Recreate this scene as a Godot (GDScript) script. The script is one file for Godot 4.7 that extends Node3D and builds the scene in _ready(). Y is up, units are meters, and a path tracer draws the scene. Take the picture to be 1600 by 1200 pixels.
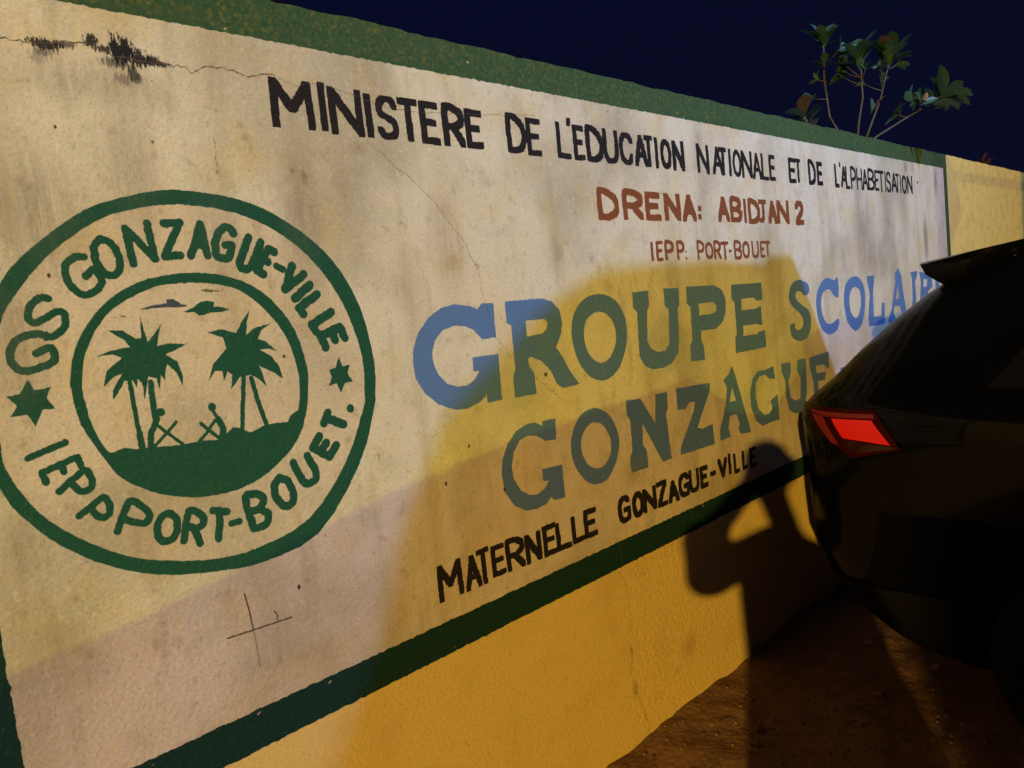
extends Node3D
# A painted school wall at night: three street lamps out of frame light it, a dark car stands backed up to it.
# World: the wall's face is the plane z = 0, x runs along it, y is up, the street lies at z > 0. Metres.

const STREET_LAMP_AT := Vector3(-25.6, 7.92, 14.85)
const SECOND_LAMP_AT := Vector3(-8.0, 7.0, 14.0)
const WHITE_LAMP_AT := Vector3(4.0, 4.8, 3.0)

const PAINT := [
["p",[[0.6787,1.9501,0.7211,1.9482,0.7695,1.9429,0.8156,1.934,0.8552,1.9213,0.8916,1.9047,0.9272,1.8841,0.9639,1.8593,0.9998,1.8301,1.0317,1.797,1.0583,1.7594,1.0804,1.7179,1.0978,1.6739,1.1099,1.6252,1.117,1.5744,1.1206,1.5297,1.12,1.4945,1.1158,1.4659,1.1117,1.4433,1.1109,1.4324,1.1102,1.4275,1.1032,1.4112,1.0891,1.3752,1.069,1.3282,1.0399,1.2796,0.9993,1.2279,0.9511,1.1756,0.9017,1.137,0.8505,1.1187,0.7988,1.1126,0.7541,1.1106,0.7213,1.1104,0.6942,1.1139,0.6643,1.1193,0.6274,1.126,0.5885,1.1344,0.5528,1.1442,0.5224,1.1551,0.4945,1.1674,0.4673,1.1819,0.4395,1.199,0.4123,1.2181,0.3871,1.2387,0.364,1.2605,0.3426,1.2838,0.3234,1.3092,0.3053,1.3355,0.2892,1.3639,0.2783,1.3983,0.2749,1.444,0.2763,1.4958,0.2789,1.5419,0.2808,1.5749,0.2838,1.6024,0.29,1.634,0.3006,1.6771,0.3144,1.7248,0.3303,1.7651,0.3471,1.7914,0.3661,1.8103,0.3894,1.8299,0.4197,1.8549,0.4551,1.8812,0.4903,1.9033,0.5238,1.9184,0.557,1.9288,0.5893,1.937,0.6184,1.944,0.6462,1.9486]]],
["g",[[0.6787,1.9501,0.7211,1.9482,0.7695,1.9429,0.8156,1.934,0.8552,1.9213,0.8916,1.9047,0.9272,1.8841,0.9639,1.8593,0.9998,1.8301,1.0317,1.797,1.0583,1.7594,1.0804,1.7179,1.0978,1.6739,1.1099,1.6252,1.117,1.5744,1.1206,1.5297,1.12,1.4945,1.1158,1.4659,1.1117,1.4433,1.1109,1.4324,1.1102,1.4275,1.1032,1.4112,1.0891,1.3752,1.069,1.3282,1.0399,1.2796,0.9993,1.2279,0.9511,1.1756,0.9017,1.137,0.8505,1.1187,0.7988,1.1126,0.7541,1.1106,0.7213,1.1104,0.6942,1.1139,0.6643,1.1193,0.6274,1.126,0.5885,1.1344,0.5528,1.1442,0.5224,1.1551,0.4945,1.1674,0.4673,1.1819,0.4395,1.199,0.4123,1.2181,0.3871,1.2387,0.364,1.2605,0.3426,1.2838,0.3234,1.3092,0.3053,1.3355,0.2892,1.3639,0.2783,1.3983,0.2749,1.444,0.2763,1.4958,0.2789,1.5419,0.2808,1.5749,0.2838,1.6024,0.29,1.634,0.3006,1.6771,0.3144,1.7248,0.3303,1.7651,0.3471,1.7914,0.3661,1.8103,0.3894,1.8299,0.4197,1.8549,0.4551,1.8812,0.4903,1.9033,0.5238,1.9184,0.557,1.9288,0.5893,1.937,0.6184,1.944,0.6462,1.9486],[0.6743,1.9197,0.7136,1.9179,0.7575,1.913,0.8,1.9042,0.8389,1.891,0.8759,1.8736,0.9103,1.8532,0.9415,1.8299,0.9694,1.8036,0.9948,1.7745,1.0177,1.7426,1.0377,1.7079,1.0547,1.6708,1.0688,1.6298,1.0797,1.5866,1.0863,1.5461,1.0869,1.5089,1.0831,1.4749,1.0792,1.4482,1.0789,1.4364,1.0785,1.4319,1.0709,1.4165,1.0532,1.3801,1.0286,1.3334,0.9986,1.2885,0.9634,1.2472,0.9235,1.2082,0.8816,1.1783,0.8365,1.1607,0.79,1.1516,0.7476,1.1466,0.7118,1.1444,0.6794,1.146,0.647,1.1503,0.6128,1.1574,0.5788,1.1669,0.5476,1.1772,0.5208,1.1868,0.4964,1.1972,0.4714,1.2107,0.4441,1.2289,0.4165,1.2499,0.3917,1.271,0.3705,1.291,0.3516,1.3114,0.3348,1.3339,0.3194,1.3608,0.3058,1.3899,0.296,1.4167,0.291,1.4378,0.2895,1.457,0.29,1.4808,0.2924,1.5127,0.2968,1.5492,0.3019,1.5855,0.3069,1.6219,0.3125,1.6582,0.3195,1.6889,0.3274,1.7096,0.3367,1.7247,0.3498,1.742,0.3679,1.7653,0.3902,1.791,0.4154,1.8159,0.4449,1.84,0.4778,1.8634,0.5091,1.8825,0.5354,1.8946,0.5596,1.9019,0.5851,1.9077,0.6126,1.9136,0.6416,1.9181]]],
["g",[[0.6996,1.7736,0.7317,1.7703,0.7617,1.7638,0.7895,1.7542,0.8149,1.7416,0.8377,1.7258,0.8586,1.7067,0.8779,1.6837,0.8951,1.6573,0.909,1.6295,0.9186,1.5997,0.9246,1.5686,0.928,1.5409,0.9282,1.5188,0.9258,1.5002,0.9228,1.4833,0.9206,1.4688,0.9179,1.4561,0.9136,1.442,0.9073,1.4245,0.8994,1.4056,0.8896,1.3878,0.8784,1.3723,0.8653,1.3579,0.8486,1.3437,0.8268,1.3287,0.8017,1.3141,0.7761,1.3025,0.7512,1.2947,0.7259,1.2896,0.6996,1.2873,0.6716,1.2877,0.6429,1.2907,0.6152,1.2961,0.5888,1.3039,0.5633,1.314,0.5397,1.326,0.5176,1.3403,0.4972,1.3564,0.4808,1.3724,0.4704,1.3872,0.4635,1.4021,0.4562,1.4194,0.4459,1.4407,0.4351,1.4643,0.4268,1.4876,0.4224,1.5117,0.4205,1.5357,0.4195,1.555,0.4189,1.5655,0.4192,1.5713,0.4209,1.5799,0.4238,1.5945,0.428,1.612,0.4343,1.6298,0.4433,1.6475,0.4545,1.6656,0.4676,1.6832,0.4824,1.7004,0.4993,1.7172,0.5187,1.7322,0.5406,1.7452,0.5652,1.7565,0.5931,1.7651,0.6265,1.7708,0.6638,1.7737],[0.7017,1.7517,0.7252,1.7486,0.7513,1.7438,0.7756,1.736,0.7962,1.7244,0.8147,1.7095,0.8326,1.6917,0.8509,1.6705,0.8684,1.6462,0.8827,1.6205,0.8923,1.5932,0.8984,1.5648,0.902,1.5384,0.9033,1.5156,0.9021,1.4951,0.8992,1.4752,0.8953,1.4558,0.8897,1.4372,0.8814,1.4183,0.87,1.3983,0.8558,1.3783,0.8386,1.3601,0.8176,1.3439,0.7938,1.3295,0.7695,1.318,0.7456,1.3098,0.7212,1.3044,0.6961,1.3017,0.6699,1.302,0.6431,1.3048,0.6172,1.3099,0.5922,1.3169,0.5681,1.3261,0.5462,1.3372,0.5264,1.3509,0.5085,1.3664,0.4936,1.3819,0.4824,1.3967,0.4738,1.4115,0.4661,1.4271,0.4588,1.4435,0.4524,1.4607,0.4471,1.4792,0.4432,1.5006,0.4405,1.5233,0.4389,1.5427,0.4386,1.5557,0.4396,1.5655,0.4417,1.5771,0.4447,1.5926,0.4489,1.6099,0.4553,1.6275,0.4648,1.6459,0.4766,1.6647,0.4891,1.6814,0.5012,1.6948,0.5141,1.7062,0.5301,1.7169,0.5518,1.7283,0.577,1.7392,0.6002,1.7474,0.6184,1.7512,0.6343,1.7522,0.6503,1.7525,0.6666,1.7532,0.683,1.7533]]],
["g",[[0.4559,1.44,0.4639,1.426,0.4736,1.4227,0.4974,1.4276,0.52,1.4203,0.5573,1.4171,0.6128,1.4119,0.6569,1.4123,0.6985,1.4058,0.7096,1.4175,0.7268,1.4281,0.7421,1.4238,0.766,1.4101,0.8041,1.4206,0.8313,1.4205,0.8587,1.4173,0.8716,1.433,0.8944,1.4424,0.9132,1.4591,0.8975,1.398,0.849,1.3465,0.7765,1.3053,0.7,1.2899,0.6155,1.2981,0.5401,1.3285,0.4812,1.3748,0.4565,1.4218]]],
["g",[[0.5657,1.6899,0.5685,1.66,0.5744,1.6345,0.586,1.6484,0.6045,1.6694,0.5948,1.6425,0.5899,1.6254,0.6124,1.6281,0.6522,1.6241,0.6331,1.6158,0.6043,1.6061,0.6267,1.5883,0.6347,1.5563,0.6303,1.5363,0.623,1.563,0.6063,1.5856,0.601,1.5761,0.5964,1.5512,0.5895,1.5648,0.583,1.5328,0.5803,1.5585,0.5645,1.5656,0.5504,1.5175,0.5507,1.5525,0.5428,1.5635,0.5387,1.5442,0.533,1.5599,0.5171,1.562,0.5054,1.5441,0.4916,1.5266,0.493,1.5459,0.5147,1.5771,0.5006,1.574,0.4778,1.5553,0.4865,1.5856,0.5191,1.6083,0.5023,1.6175,0.4711,1.6163,0.5035,1.6261,0.5381,1.6283,0.5288,1.644,0.5003,1.6661,0.527,1.6637,0.552,1.6442,0.5617,1.6457]]],
["g",[[0.8025,1.6856,0.7925,1.6563,0.7875,1.6295,0.8081,1.644,0.8506,1.6515,0.8246,1.637,0.8132,1.6188,0.8328,1.6113,0.856,1.5848,0.8362,1.5942,0.8125,1.594,0.8397,1.577,0.857,1.5497,0.862,1.5207,0.8401,1.5377,0.8073,1.5585,0.8133,1.5383,0.819,1.5085,0.7977,1.5321,0.7842,1.5394,0.7582,1.5373,0.7351,1.5134,0.7424,1.5448,0.7326,1.5542,0.7215,1.5342,0.7218,1.5556,0.7031,1.5579,0.6866,1.5363,0.7027,1.5739,0.7372,1.6047,0.7325,1.6293,0.701,1.6439,0.7297,1.6482,0.7641,1.6371,0.7784,1.6575]]],
["s",[[0.5672,1.7033,0.5906,1.7088,0.6064,1.7117,0.622,1.7123,0.623,1.7194,0.6373,1.7201,0.6475,1.713,0.6517,1.7087,0.6634,1.7063,0.6622,1.7032,0.6444,1.7027,0.6054,1.7046,0.5822,1.703]]],
["g",[[0.654,1.6915,0.6764,1.6997,0.6928,1.7102,0.6915,1.7111,0.7083,1.7117,0.7249,1.709,0.7217,1.6983,0.737,1.6973,0.7586,1.6899,0.7389,1.6862,0.7149,1.6871,0.6955,1.6811,0.6857,1.6826,0.6785,1.6897]]],
["t",[[0.6969,1.7371,0.712,1.7372,0.7454,1.7316,0.7281,1.731,0.7078,1.7316]]],
["t",[[0.5115,1.6912,0.5376,1.6925,0.5393,1.689,0.5258,1.691]]],
["g",[[0.3502,1.5871,0.3578,1.5655,0.3863,1.5683,0.3754,1.5492,0.3872,1.5265,0.3663,1.5276,0.3502,1.4982,0.34,1.5228,0.313,1.5228,0.327,1.5408,0.3108,1.5612,0.3339,1.5623]]],
["g",[[1.0181,1.5539,1.0255,1.5289,1.0469,1.5312,1.0382,1.5104,1.0504,1.488,1.0262,1.4865,1.0119,1.4644,1.0038,1.4896,0.9794,1.4858,0.9926,1.5061,0.9865,1.5248,1.0061,1.5283]]],
["b",[[1.5642,1.6523,1.5163,1.6546,1.4977,1.639,1.4693,1.6503,1.4121,1.6585,1.3641,1.652,1.315,1.6289,1.2737,1.5903,1.2499,1.5474,1.2435,1.51,1.2468,1.4677,1.2714,1.4256,1.3154,1.3867,1.3727,1.3619,1.4157,1.3578,1.4621,1.3672,1.4923,1.3815,1.4985,1.3882,1.4982,1.3623,1.5579,1.363,1.5626,1.5005,1.4581,1.502,1.4561,1.462,1.4799,1.4589,1.4575,1.4375,1.4258,1.425,1.3919,1.4261,1.3557,1.4385,1.3274,1.4676,1.3142,1.5014,1.3129,1.53,1.328,1.564,1.3594,1.5896,1.4032,1.5985,1.4411,1.5934,1.4715,1.5815,1.4958,1.5587,1.5047,1.5496,1.5611,1.5506]]],
["b",[[1.6125,1.6542,1.7745,1.6534,1.821,1.6412,1.8537,1.6121,1.8624,1.574,1.8512,1.5332,1.8203,1.4946,1.8492,1.4581,1.8742,1.4129,1.917,1.3602,1.834,1.3584,1.8084,1.3754,1.782,1.4246,1.7448,1.4578,1.7007,1.4771,1.6873,1.4726,1.6877,1.4485,1.7072,1.4239,1.7091,1.3588,1.6121,1.3602,1.6141,1.4281,1.6265,1.4442,1.6286,1.5793,1.61,1.5906],[1.6936,1.5897,1.7766,1.5883,1.7927,1.5755,1.7849,1.5557,1.7638,1.5434,1.6918,1.54]]],
["b",[[2.065,1.6509,2.0791,1.6497,2.0932,1.6475,2.1071,1.6444,2.1203,1.6402,2.133,1.635,2.1454,1.6287,2.1569,1.6214,2.1673,1.6127,2.1765,1.6025,2.1849,1.5909,2.1919,1.5784,2.1974,1.5651,2.2012,1.551,2.2035,1.536,2.2042,1.5205,2.2032,1.5051,2.2004,1.4895,2.1958,1.4737,2.1896,1.458,2.1823,1.443,2.1735,1.4282,2.1634,1.4136,2.1521,1.4001,2.1401,1.3884,2.127,1.3788,2.1127,1.3707,2.0982,1.3643,2.0843,1.3594,2.0715,1.3561,2.0592,1.3545,2.0469,1.3544,2.0338,1.356,2.0193,1.3591,2.004,1.3639,1.9889,1.3703,1.9748,1.3784,1.9619,1.3885,1.9495,1.4005,1.9383,1.4137,1.9286,1.4275,1.9207,1.4425,1.9142,1.4586,1.9091,1.4748,1.9053,1.49,1.9029,1.5037,1.9019,1.5166,1.9021,1.529,1.9034,1.5411,1.9057,1.5529,1.9092,1.5644,1.9139,1.5755,1.92,1.5863,1.9279,1.5971,1.9374,1.6077,1.9479,1.6176,1.959,1.6261,1.9706,1.633,1.983,1.6386,1.9959,1.6431,2.0091,1.6467,2.0227,1.6492,2.0368,1.6507,2.051,1.6513],[2.0628,1.5908,2.0717,1.5894,2.0803,1.5871,2.0886,1.5838,2.0966,1.5795,2.1044,1.5741,2.112,1.5677,2.119,1.5605,2.1249,1.5527,2.1299,1.5441,2.1341,1.5347,2.1372,1.5249,2.139,1.5155,2.1394,1.5064,2.1384,1.4975,2.1364,1.4886,2.1335,1.4799,2.1295,1.4711,2.1245,1.4622,2.1187,1.4537,2.1122,1.446,2.1049,1.4391,2.0968,1.4327,2.0883,1.4272,2.0796,1.4228,2.0708,1.4194,2.0617,1.417,2.0524,1.4157,2.043,1.416,2.0331,1.4179,2.0228,1.4213,2.0128,1.426,2.0036,1.4317,1.9951,1.4388,1.9872,1.4473,1.9802,1.4565,1.9746,1.4655,1.9706,1.4743,1.9679,1.4832,1.9662,1.4922,1.9652,1.501,1.9648,1.5097,1.9651,1.5183,1.9662,1.5268,1.9684,1.5353,1.9715,1.5439,1.9756,1.5527,1.9807,1.561,1.9869,1.5682,1.9949,1.5743,2.0042,1.5795,2.0141,1.5838,2.024,1.5871,2.0337,1.5894,2.0436,1.5908,2.0534,1.5913]]],
["b",[[2.2558,1.6462,2.3552,1.6479,2.3521,1.5913,2.3356,1.5735,2.3229,1.4657,2.3385,1.4356,2.3811,1.4166,2.4319,1.4159,2.4611,1.4373,2.4773,1.5682,2.4539,1.5845,2.453,1.65,2.5576,1.6471,2.5529,1.5828,2.5382,1.5639,2.5312,1.4451,2.5165,1.3968,2.4669,1.3628,2.405,1.3532,2.3386,1.3567,2.2925,1.3743,2.2662,1.4104,2.2664,1.4526,2.2741,1.5732,2.2515,1.5934]]],
["b",[[2.6106,1.6495,2.822,1.6443,2.8801,1.6229,2.9049,1.5813,2.8964,1.528,2.8638,1.4875,2.8038,1.4659,2.6932,1.4679,2.689,1.4295,2.7049,1.4071,2.7056,1.3497,2.6012,1.3543,2.6046,1.4175,2.6234,1.436,2.6301,1.5676,2.605,1.5844],[2.6913,1.5778,2.8012,1.577,2.8288,1.5594,2.8205,1.5388,2.7834,1.5283,2.6905,1.5301]]],
["b",[[2.9591,1.6405,3.2269,1.6375,3.2262,1.5588,3.169,1.5595,3.148,1.5749,3.0341,1.5761,3.0317,1.5264,3.1518,1.5253,3.2066,1.5342,3.2082,1.4476,3.1467,1.4574,3.0322,1.4597,3.0307,1.4153,3.1571,1.4119,3.1706,1.4221,3.2285,1.4227,3.2283,1.3459,2.9535,1.3484,2.9586,1.4139,2.9752,1.4288,2.9753,1.566,2.9528,1.5811]]],
["b",[[3.7068,1.564,3.7125,1.5718,3.7144,1.5821,3.7134,1.5928,3.7101,1.6017,3.7044,1.6083,3.6961,1.6137,3.6855,1.6182,3.6731,1.6223,3.658,1.6261,3.6403,1.6295,3.6218,1.6319,3.6042,1.6328,3.5874,1.6321,3.5706,1.6302,3.5547,1.6269,3.5404,1.6221,3.5276,1.6153,3.516,1.6068,3.5061,1.5973,3.4983,1.5876,3.4923,1.5776,3.4881,1.567,3.4862,1.5562,3.4874,1.5458,3.492,1.5358,3.4994,1.526,3.5095,1.5164,3.5216,1.507,3.5375,1.4978,3.5569,1.4887,3.5761,1.4799,3.5916,1.4712,3.6029,1.4626,3.6117,1.4543,3.6178,1.446,3.6214,1.4377,3.6219,1.4289,3.6197,1.4197,3.6151,1.4112,3.6088,1.4044,3.5997,1.3994,3.588,1.3957,3.5757,1.3934,3.5648,1.3927,3.5551,1.3937,3.5459,1.3965,3.538,1.4003,3.5322,1.4048,3.5305,1.4108,3.5318,1.4183,3.5326,1.4253,3.5294,1.4297,3.5194,1.4312,3.5052,1.431,3.4909,1.4287,3.481,1.4245,3.4767,1.4175,3.4755,1.4079,3.4766,1.3975,3.4791,1.3881,3.4827,1.3799,3.4878,1.3719,3.4948,1.3646,3.504,1.3582,3.5162,1.3526,3.5308,1.3478,3.5469,1.3439,3.5633,1.3412,3.5806,1.3395,3.5991,1.3387,3.6174,1.3395,3.6342,1.3424,3.6494,1.3479,3.6637,1.3555,3.6765,1.3648,3.6873,1.3754,3.6963,1.3878,3.7037,1.4022,3.7088,1.4169,3.7111,1.4306,3.7105,1.443,3.7073,1.4549,3.7014,1.4661,3.6923,1.4764,3.6789,1.4856,3.6617,1.4939,3.6432,1.5016,3.626,1.5092,3.6098,1.5167,3.5933,1.5238,3.5787,1.5308,3.5678,1.5378,3.5611,1.5452,3.5577,1.5528,3.557,1.56,3.5586,1.566,3.5631,1.571,3.5705,1.5752,3.5794,1.5782,3.5885,1.5798,3.5984,1.5794,3.6096,1.5775,3.6203,1.5746,3.6292,1.5714,3.6344,1.5672,3.6373,1.562,3.6407,1.5573,3.6477,1.5547,3.6609,1.5546,3.6782,1.556,3.695,1.5591]]],
["b",[[4.0652,1.625,4.0569,1.6292,4.0444,1.6244,4.0297,1.6172,4.0143,1.6138,3.9982,1.6165,3.9805,1.6218,3.9624,1.6271,3.945,1.6299,3.9283,1.6296,3.9118,1.6276,3.8958,1.6241,3.8808,1.6195,3.8668,1.6137,3.8537,1.6066,3.8414,1.5984,3.8299,1.5895,3.819,1.58,3.8088,1.5697,3.7998,1.5585,3.7926,1.5464,3.7871,1.5334,3.7831,1.5193,3.7807,1.5046,3.7801,1.4894,3.7814,1.4733,3.7844,1.4563,3.789,1.4395,3.7949,1.4239,3.8019,1.4094,3.8103,1.3958,3.8203,1.3832,3.8321,1.3721,3.8464,1.3623,3.8629,1.3538,3.8803,1.3469,3.8971,1.3419,3.9132,1.3391,3.9292,1.3382,3.9451,1.3389,3.9607,1.3406,3.9767,1.3433,3.9929,1.3472,4.008,1.3523,4.0207,1.3587,4.031,1.3674,4.0396,1.378,4.0456,1.3885,4.0486,1.3969,4.0481,1.4029,4.0445,1.4077,4.0383,1.4108,4.0296,1.4119,4.0173,1.4099,4.0016,1.4053,3.9851,1.4002,3.97,1.3965,3.957,1.3945,3.9448,1.3932,3.9331,1.3929,3.9216,1.3939,3.9099,1.3962,3.8984,1.3996,3.8873,1.4043,3.8772,1.4107,3.8678,1.4192,3.8589,1.4294,3.8513,1.4407,3.8454,1.4524,3.8413,1.465,3.8387,1.4785,3.8378,1.4921,3.8387,1.5049,3.8417,1.5171,3.8465,1.529,3.8531,1.5398,3.8614,1.549,3.872,1.5562,3.8849,1.562,3.8984,1.5662,3.9113,1.5691,3.9234,1.5708,3.9353,1.5712,3.9469,1.5699,3.9583,1.5667,3.9689,1.5601,3.9789,1.5508,3.9893,1.5414,4.0011,1.5345,4.0161,1.5285,4.0332,1.523,4.0491,1.5215,4.0605,1.5277,4.0668,1.5472,4.0698,1.5766,4.0692,1.6059]]],
["b",[[4.2965,1.6239,4.3151,1.6221,4.3331,1.6183,4.3501,1.6128,4.3656,1.6056,4.38,1.5967,4.3933,1.5861,4.4047,1.574,4.4133,1.5608,4.4187,1.5461,4.4214,1.53,4.422,1.5131,4.4209,1.496,4.4183,1.4788,4.4138,1.4611,4.4076,1.4433,4.3997,1.4258,4.3901,1.4078,4.3789,1.3895,4.366,1.3724,4.3512,1.3581,4.3333,1.3467,4.3129,1.3375,4.2921,1.3309,4.2732,1.3273,4.2571,1.3269,4.2423,1.3296,4.2281,1.3348,4.2135,1.3417,4.1973,1.3507,4.1804,1.362,4.1646,1.3749,4.1518,1.3885,4.1427,1.4031,4.1362,1.4189,4.1317,1.4354,4.1283,1.452,4.1259,1.469,4.1247,1.4864,4.1253,1.5038,4.1279,1.5204,4.1327,1.5366,4.1395,1.5526,4.1481,1.5674,4.1583,1.5802,4.1701,1.5906,4.1836,1.5991,4.1987,1.6061,4.2153,1.6119,4.2342,1.617,4.2551,1.621,4.2765,1.6235],[4.2952,1.5631,4.3083,1.5605,4.3224,1.5565,4.3356,1.5507,4.3459,1.5429,4.3531,1.5326,4.3581,1.5199,4.3609,1.5062,4.3611,1.4925,4.3583,1.4786,4.3527,1.464,4.3453,1.4499,4.3371,1.4373,4.3279,1.4262,4.3172,1.416,4.306,1.4076,4.2948,1.4016,4.2836,1.3983,4.2722,1.3974,4.2609,1.3985,4.2501,1.4015,4.2393,1.4066,4.2286,1.4138,4.2189,1.4226,4.2112,1.4323,4.2056,1.4434,4.2017,1.4559,4.1994,1.469,4.1986,1.4817,4.1991,1.4942,4.2011,1.5068,4.2047,1.5188,4.2101,1.5294,4.2179,1.5385,4.2279,1.5466,4.239,1.5533,4.25,1.5584,4.2608,1.5619,4.2719,1.5638,4.2834,1.5643]]],
["b",[[4.4601,1.616,4.5795,1.6185,4.5706,1.5897,4.5377,1.5109,4.5315,1.3834,4.6444,1.3822,4.6676,1.4589,4.7108,1.4486,4.6964,1.3293,4.4499,1.3339,4.4505,1.3932,4.4901,1.5136,4.4646,1.5871]]],
["b",[[4.964,1.6464,5.0117,1.6019,5.036,1.4829,5.0734,1.3696,5.1007,1.3276,4.9866,1.3287,4.974,1.3847,4.9573,1.4171,4.8701,1.4191,4.8535,1.3856,4.8789,1.3451,4.8543,1.3277,4.7476,1.325,4.7643,1.3617,4.8138,1.4038,4.9066,1.5674,4.9037,1.6137],[4.9459,1.5424,4.9544,1.4641,4.8945,1.46]]],
["b",[[5.1784,1.6114,5.3064,1.619,5.3015,1.5907,5.2583,1.5518,5.2633,1.4701,5.2511,1.373,5.1539,1.3637,5.1926,1.4499,5.2018,1.5704]]],
["b",[[5.3415,1.6096,5.4907,1.6001,5.5882,1.5626,5.5908,1.5029,5.4941,1.474,5.5799,1.367,5.499,1.3556,5.4278,1.4609,5.3853,1.3636,5.31,1.3606,5.3676,1.5469],[5.4202,1.5612,5.4953,1.5538,5.4745,1.5086,5.4107,1.5076]]],
["b",[[5.662,1.6025,5.8276,1.6054,5.8338,1.5613,5.7369,1.5652,5.7343,1.5045,5.8092,1.5027,5.811,1.4657,5.7333,1.4681,5.7252,1.3919,5.818,1.3949,5.8186,1.3507,5.6363,1.3528]]],
["b",[[1.7829,1.2687,1.721,1.2691,1.72,1.2549,1.687,1.271,1.6467,1.272,1.5996,1.2586,1.5591,1.2268,1.5307,1.1817,1.5223,1.1366,1.5294,1.0839,1.5606,1.0365,1.607,1.0092,1.6579,1.0013,1.7004,1.007,1.7271,1.0233,1.7372,1.009,1.7916,1.0052,1.7918,1.1144,1.6971,1.1196,1.6966,1.0805,1.723,1.0764,1.6987,1.0552,1.6648,1.0469,1.6307,1.052,1.5945,1.0761,1.5701,1.1178,1.5679,1.158,1.5822,1.1985,1.6118,1.2284,1.6527,1.2359,1.6921,1.2273,1.7244,1.2047,1.7755,1.2002]]],
["b",[[1.9786,1.2691,1.9929,1.2667,2.0067,1.2625,2.0197,1.257,2.0317,1.2507,2.0426,1.2438,2.0524,1.236,2.0614,1.2272,2.0696,1.2173,2.0774,1.206,2.0845,1.1934,2.0905,1.1803,2.0949,1.1674,2.0977,1.1549,2.0992,1.1425,2.099,1.1299,2.0967,1.1167,2.092,1.1024,2.0851,1.0872,2.0767,1.0723,2.0671,1.0587,2.0562,1.0459,2.0437,1.0337,2.0304,1.0232,2.0169,1.0153,2.0029,1.0105,1.9883,1.0083,1.9737,1.0081,1.9595,1.0093,1.9461,1.0117,1.9329,1.0157,1.9202,1.0215,1.9078,1.0293,1.8954,1.04,1.8831,1.0532,1.8719,1.0674,1.8625,1.081,1.8553,1.094,1.8497,1.1071,1.8457,1.12,1.843,1.1325,1.8417,1.1445,1.8418,1.1561,1.8433,1.1675,1.8462,1.179,1.8505,1.1909,1.8563,1.203,1.8633,1.2148,1.8715,1.2257,1.881,1.236,1.8917,1.2458,1.9035,1.2544,1.9164,1.261,1.931,1.2656,1.947,1.2684,1.9633,1.2696],[1.978,1.2198,1.9878,1.2177,1.9982,1.2143,2.0084,1.2098,2.0175,1.204,2.0254,1.1964,2.0326,1.1872,2.0389,1.1774,2.044,1.1677,2.0479,1.1584,2.0507,1.1489,2.0524,1.1394,2.0526,1.1299,2.0513,1.1201,2.0486,1.11,2.0446,1.1004,2.0395,1.0918,2.0329,1.0842,2.0249,1.0773,2.0161,1.0715,2.0071,1.0671,1.9977,1.0642,1.9878,1.0625,1.9777,1.0622,1.9678,1.0631,1.9578,1.0654,1.9476,1.0691,1.9378,1.0739,1.9291,1.0795,1.9214,1.0862,1.9145,1.0938,1.9086,1.1023,1.9036,1.1113,1.8993,1.1209,1.8958,1.1314,1.8936,1.1421,1.8932,1.1525,1.895,1.1631,1.8985,1.1738,1.9034,1.1839,1.9093,1.1928,1.9166,1.2006,1.9252,1.2074,1.9344,1.213,1.9433,1.2172,1.9518,1.2198,1.9603,1.221,1.969,1.221]]],
["b",[[2.1588,1.2667,2.2468,1.2601,2.3239,1.1566,2.3404,1.2626,2.4178,1.26,2.4132,1.1977,2.3993,1.1803,2.4045,1.0757,2.4108,1.0048,2.3504,1.0038,2.2445,1.1683,2.2362,1.0891,2.2566,1.0659,2.2574,1.0034,2.1527,1.0052,2.1511,1.0593,2.1702,1.0834,2.1736,1.1901,2.1548,1.2165]]],
["b",[[2.4779,1.2646,2.7248,1.2529,2.726,1.2289,2.6064,1.0887,2.643,1.0769,2.6979,1.0828,2.7225,1.0811,2.7245,0.998,2.4729,1.0045,2.4771,1.0314,2.5891,1.1588,2.6038,1.1925,2.5624,1.1964,2.5315,1.1759,2.478,1.1797]]],
["b",[[2.9113,1.3011,2.9371,1.2456,2.9754,1.14,3.0154,1.0376,3.031,0.9921,2.9418,1.0002,2.9238,1.0258,2.938,1.0456,2.9178,1.0908,2.8639,1.0916,2.8399,1.0411,2.8555,1.0053,2.7711,1.0024,2.7731,1.0478,2.8346,1.1401,2.8567,1.2129,2.831,1.249,2.8817,1.2693],[2.8989,1.2096,2.9216,1.1484,2.8681,1.1512]]],
["b",[[3.2814,1.253,3.1962,1.246,3.1307,1.2485,3.0794,1.2209,3.047,1.163,3.0475,1.0947,3.0839,1.0313,3.1383,0.9997,3.2121,1.003,3.2434,1.0035,3.3027,1.0004,3.3003,1.1195,3.228,1.1008,3.2406,1.0633,3.2066,1.0453,3.164,1.0466,3.115,1.0779,3.0953,1.1386,3.1043,1.1946,3.1445,1.2237,3.1985,1.2224,3.2318,1.2004,3.2868,1.193]]],
["b",[[3.3609,1.2552,3.4526,1.2503,3.4523,1.2075,3.4182,1.1631,3.4317,1.0815,3.4828,1.0613,3.5321,1.0662,3.5482,1.164,3.5134,1.2059,3.5281,1.2537,3.6231,1.249,3.6147,1.1805,3.6054,1.0804,3.5574,1.0056,3.4794,0.9984,3.4088,1.0238,3.3816,1.1013,3.3858,1.1675,3.3552,1.2199]]],
["b",[[3.6548,1.2485,3.8905,1.2546,3.8805,1.1662,3.8391,1.1813,3.826,1.196,3.7275,1.1982,3.729,1.1625,3.8348,1.1555,3.8283,1.1168,3.7369,1.1194,3.7422,1.0602,3.8663,1.0618,3.8675,1.0216,3.6847,1.03,3.6859,1.1264,3.6593,1.1875]]],
["b",[[4.0192,1.1523,4.1463,1.1503,4.1406,1.1163,4.0223,1.1212]]]]
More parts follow.
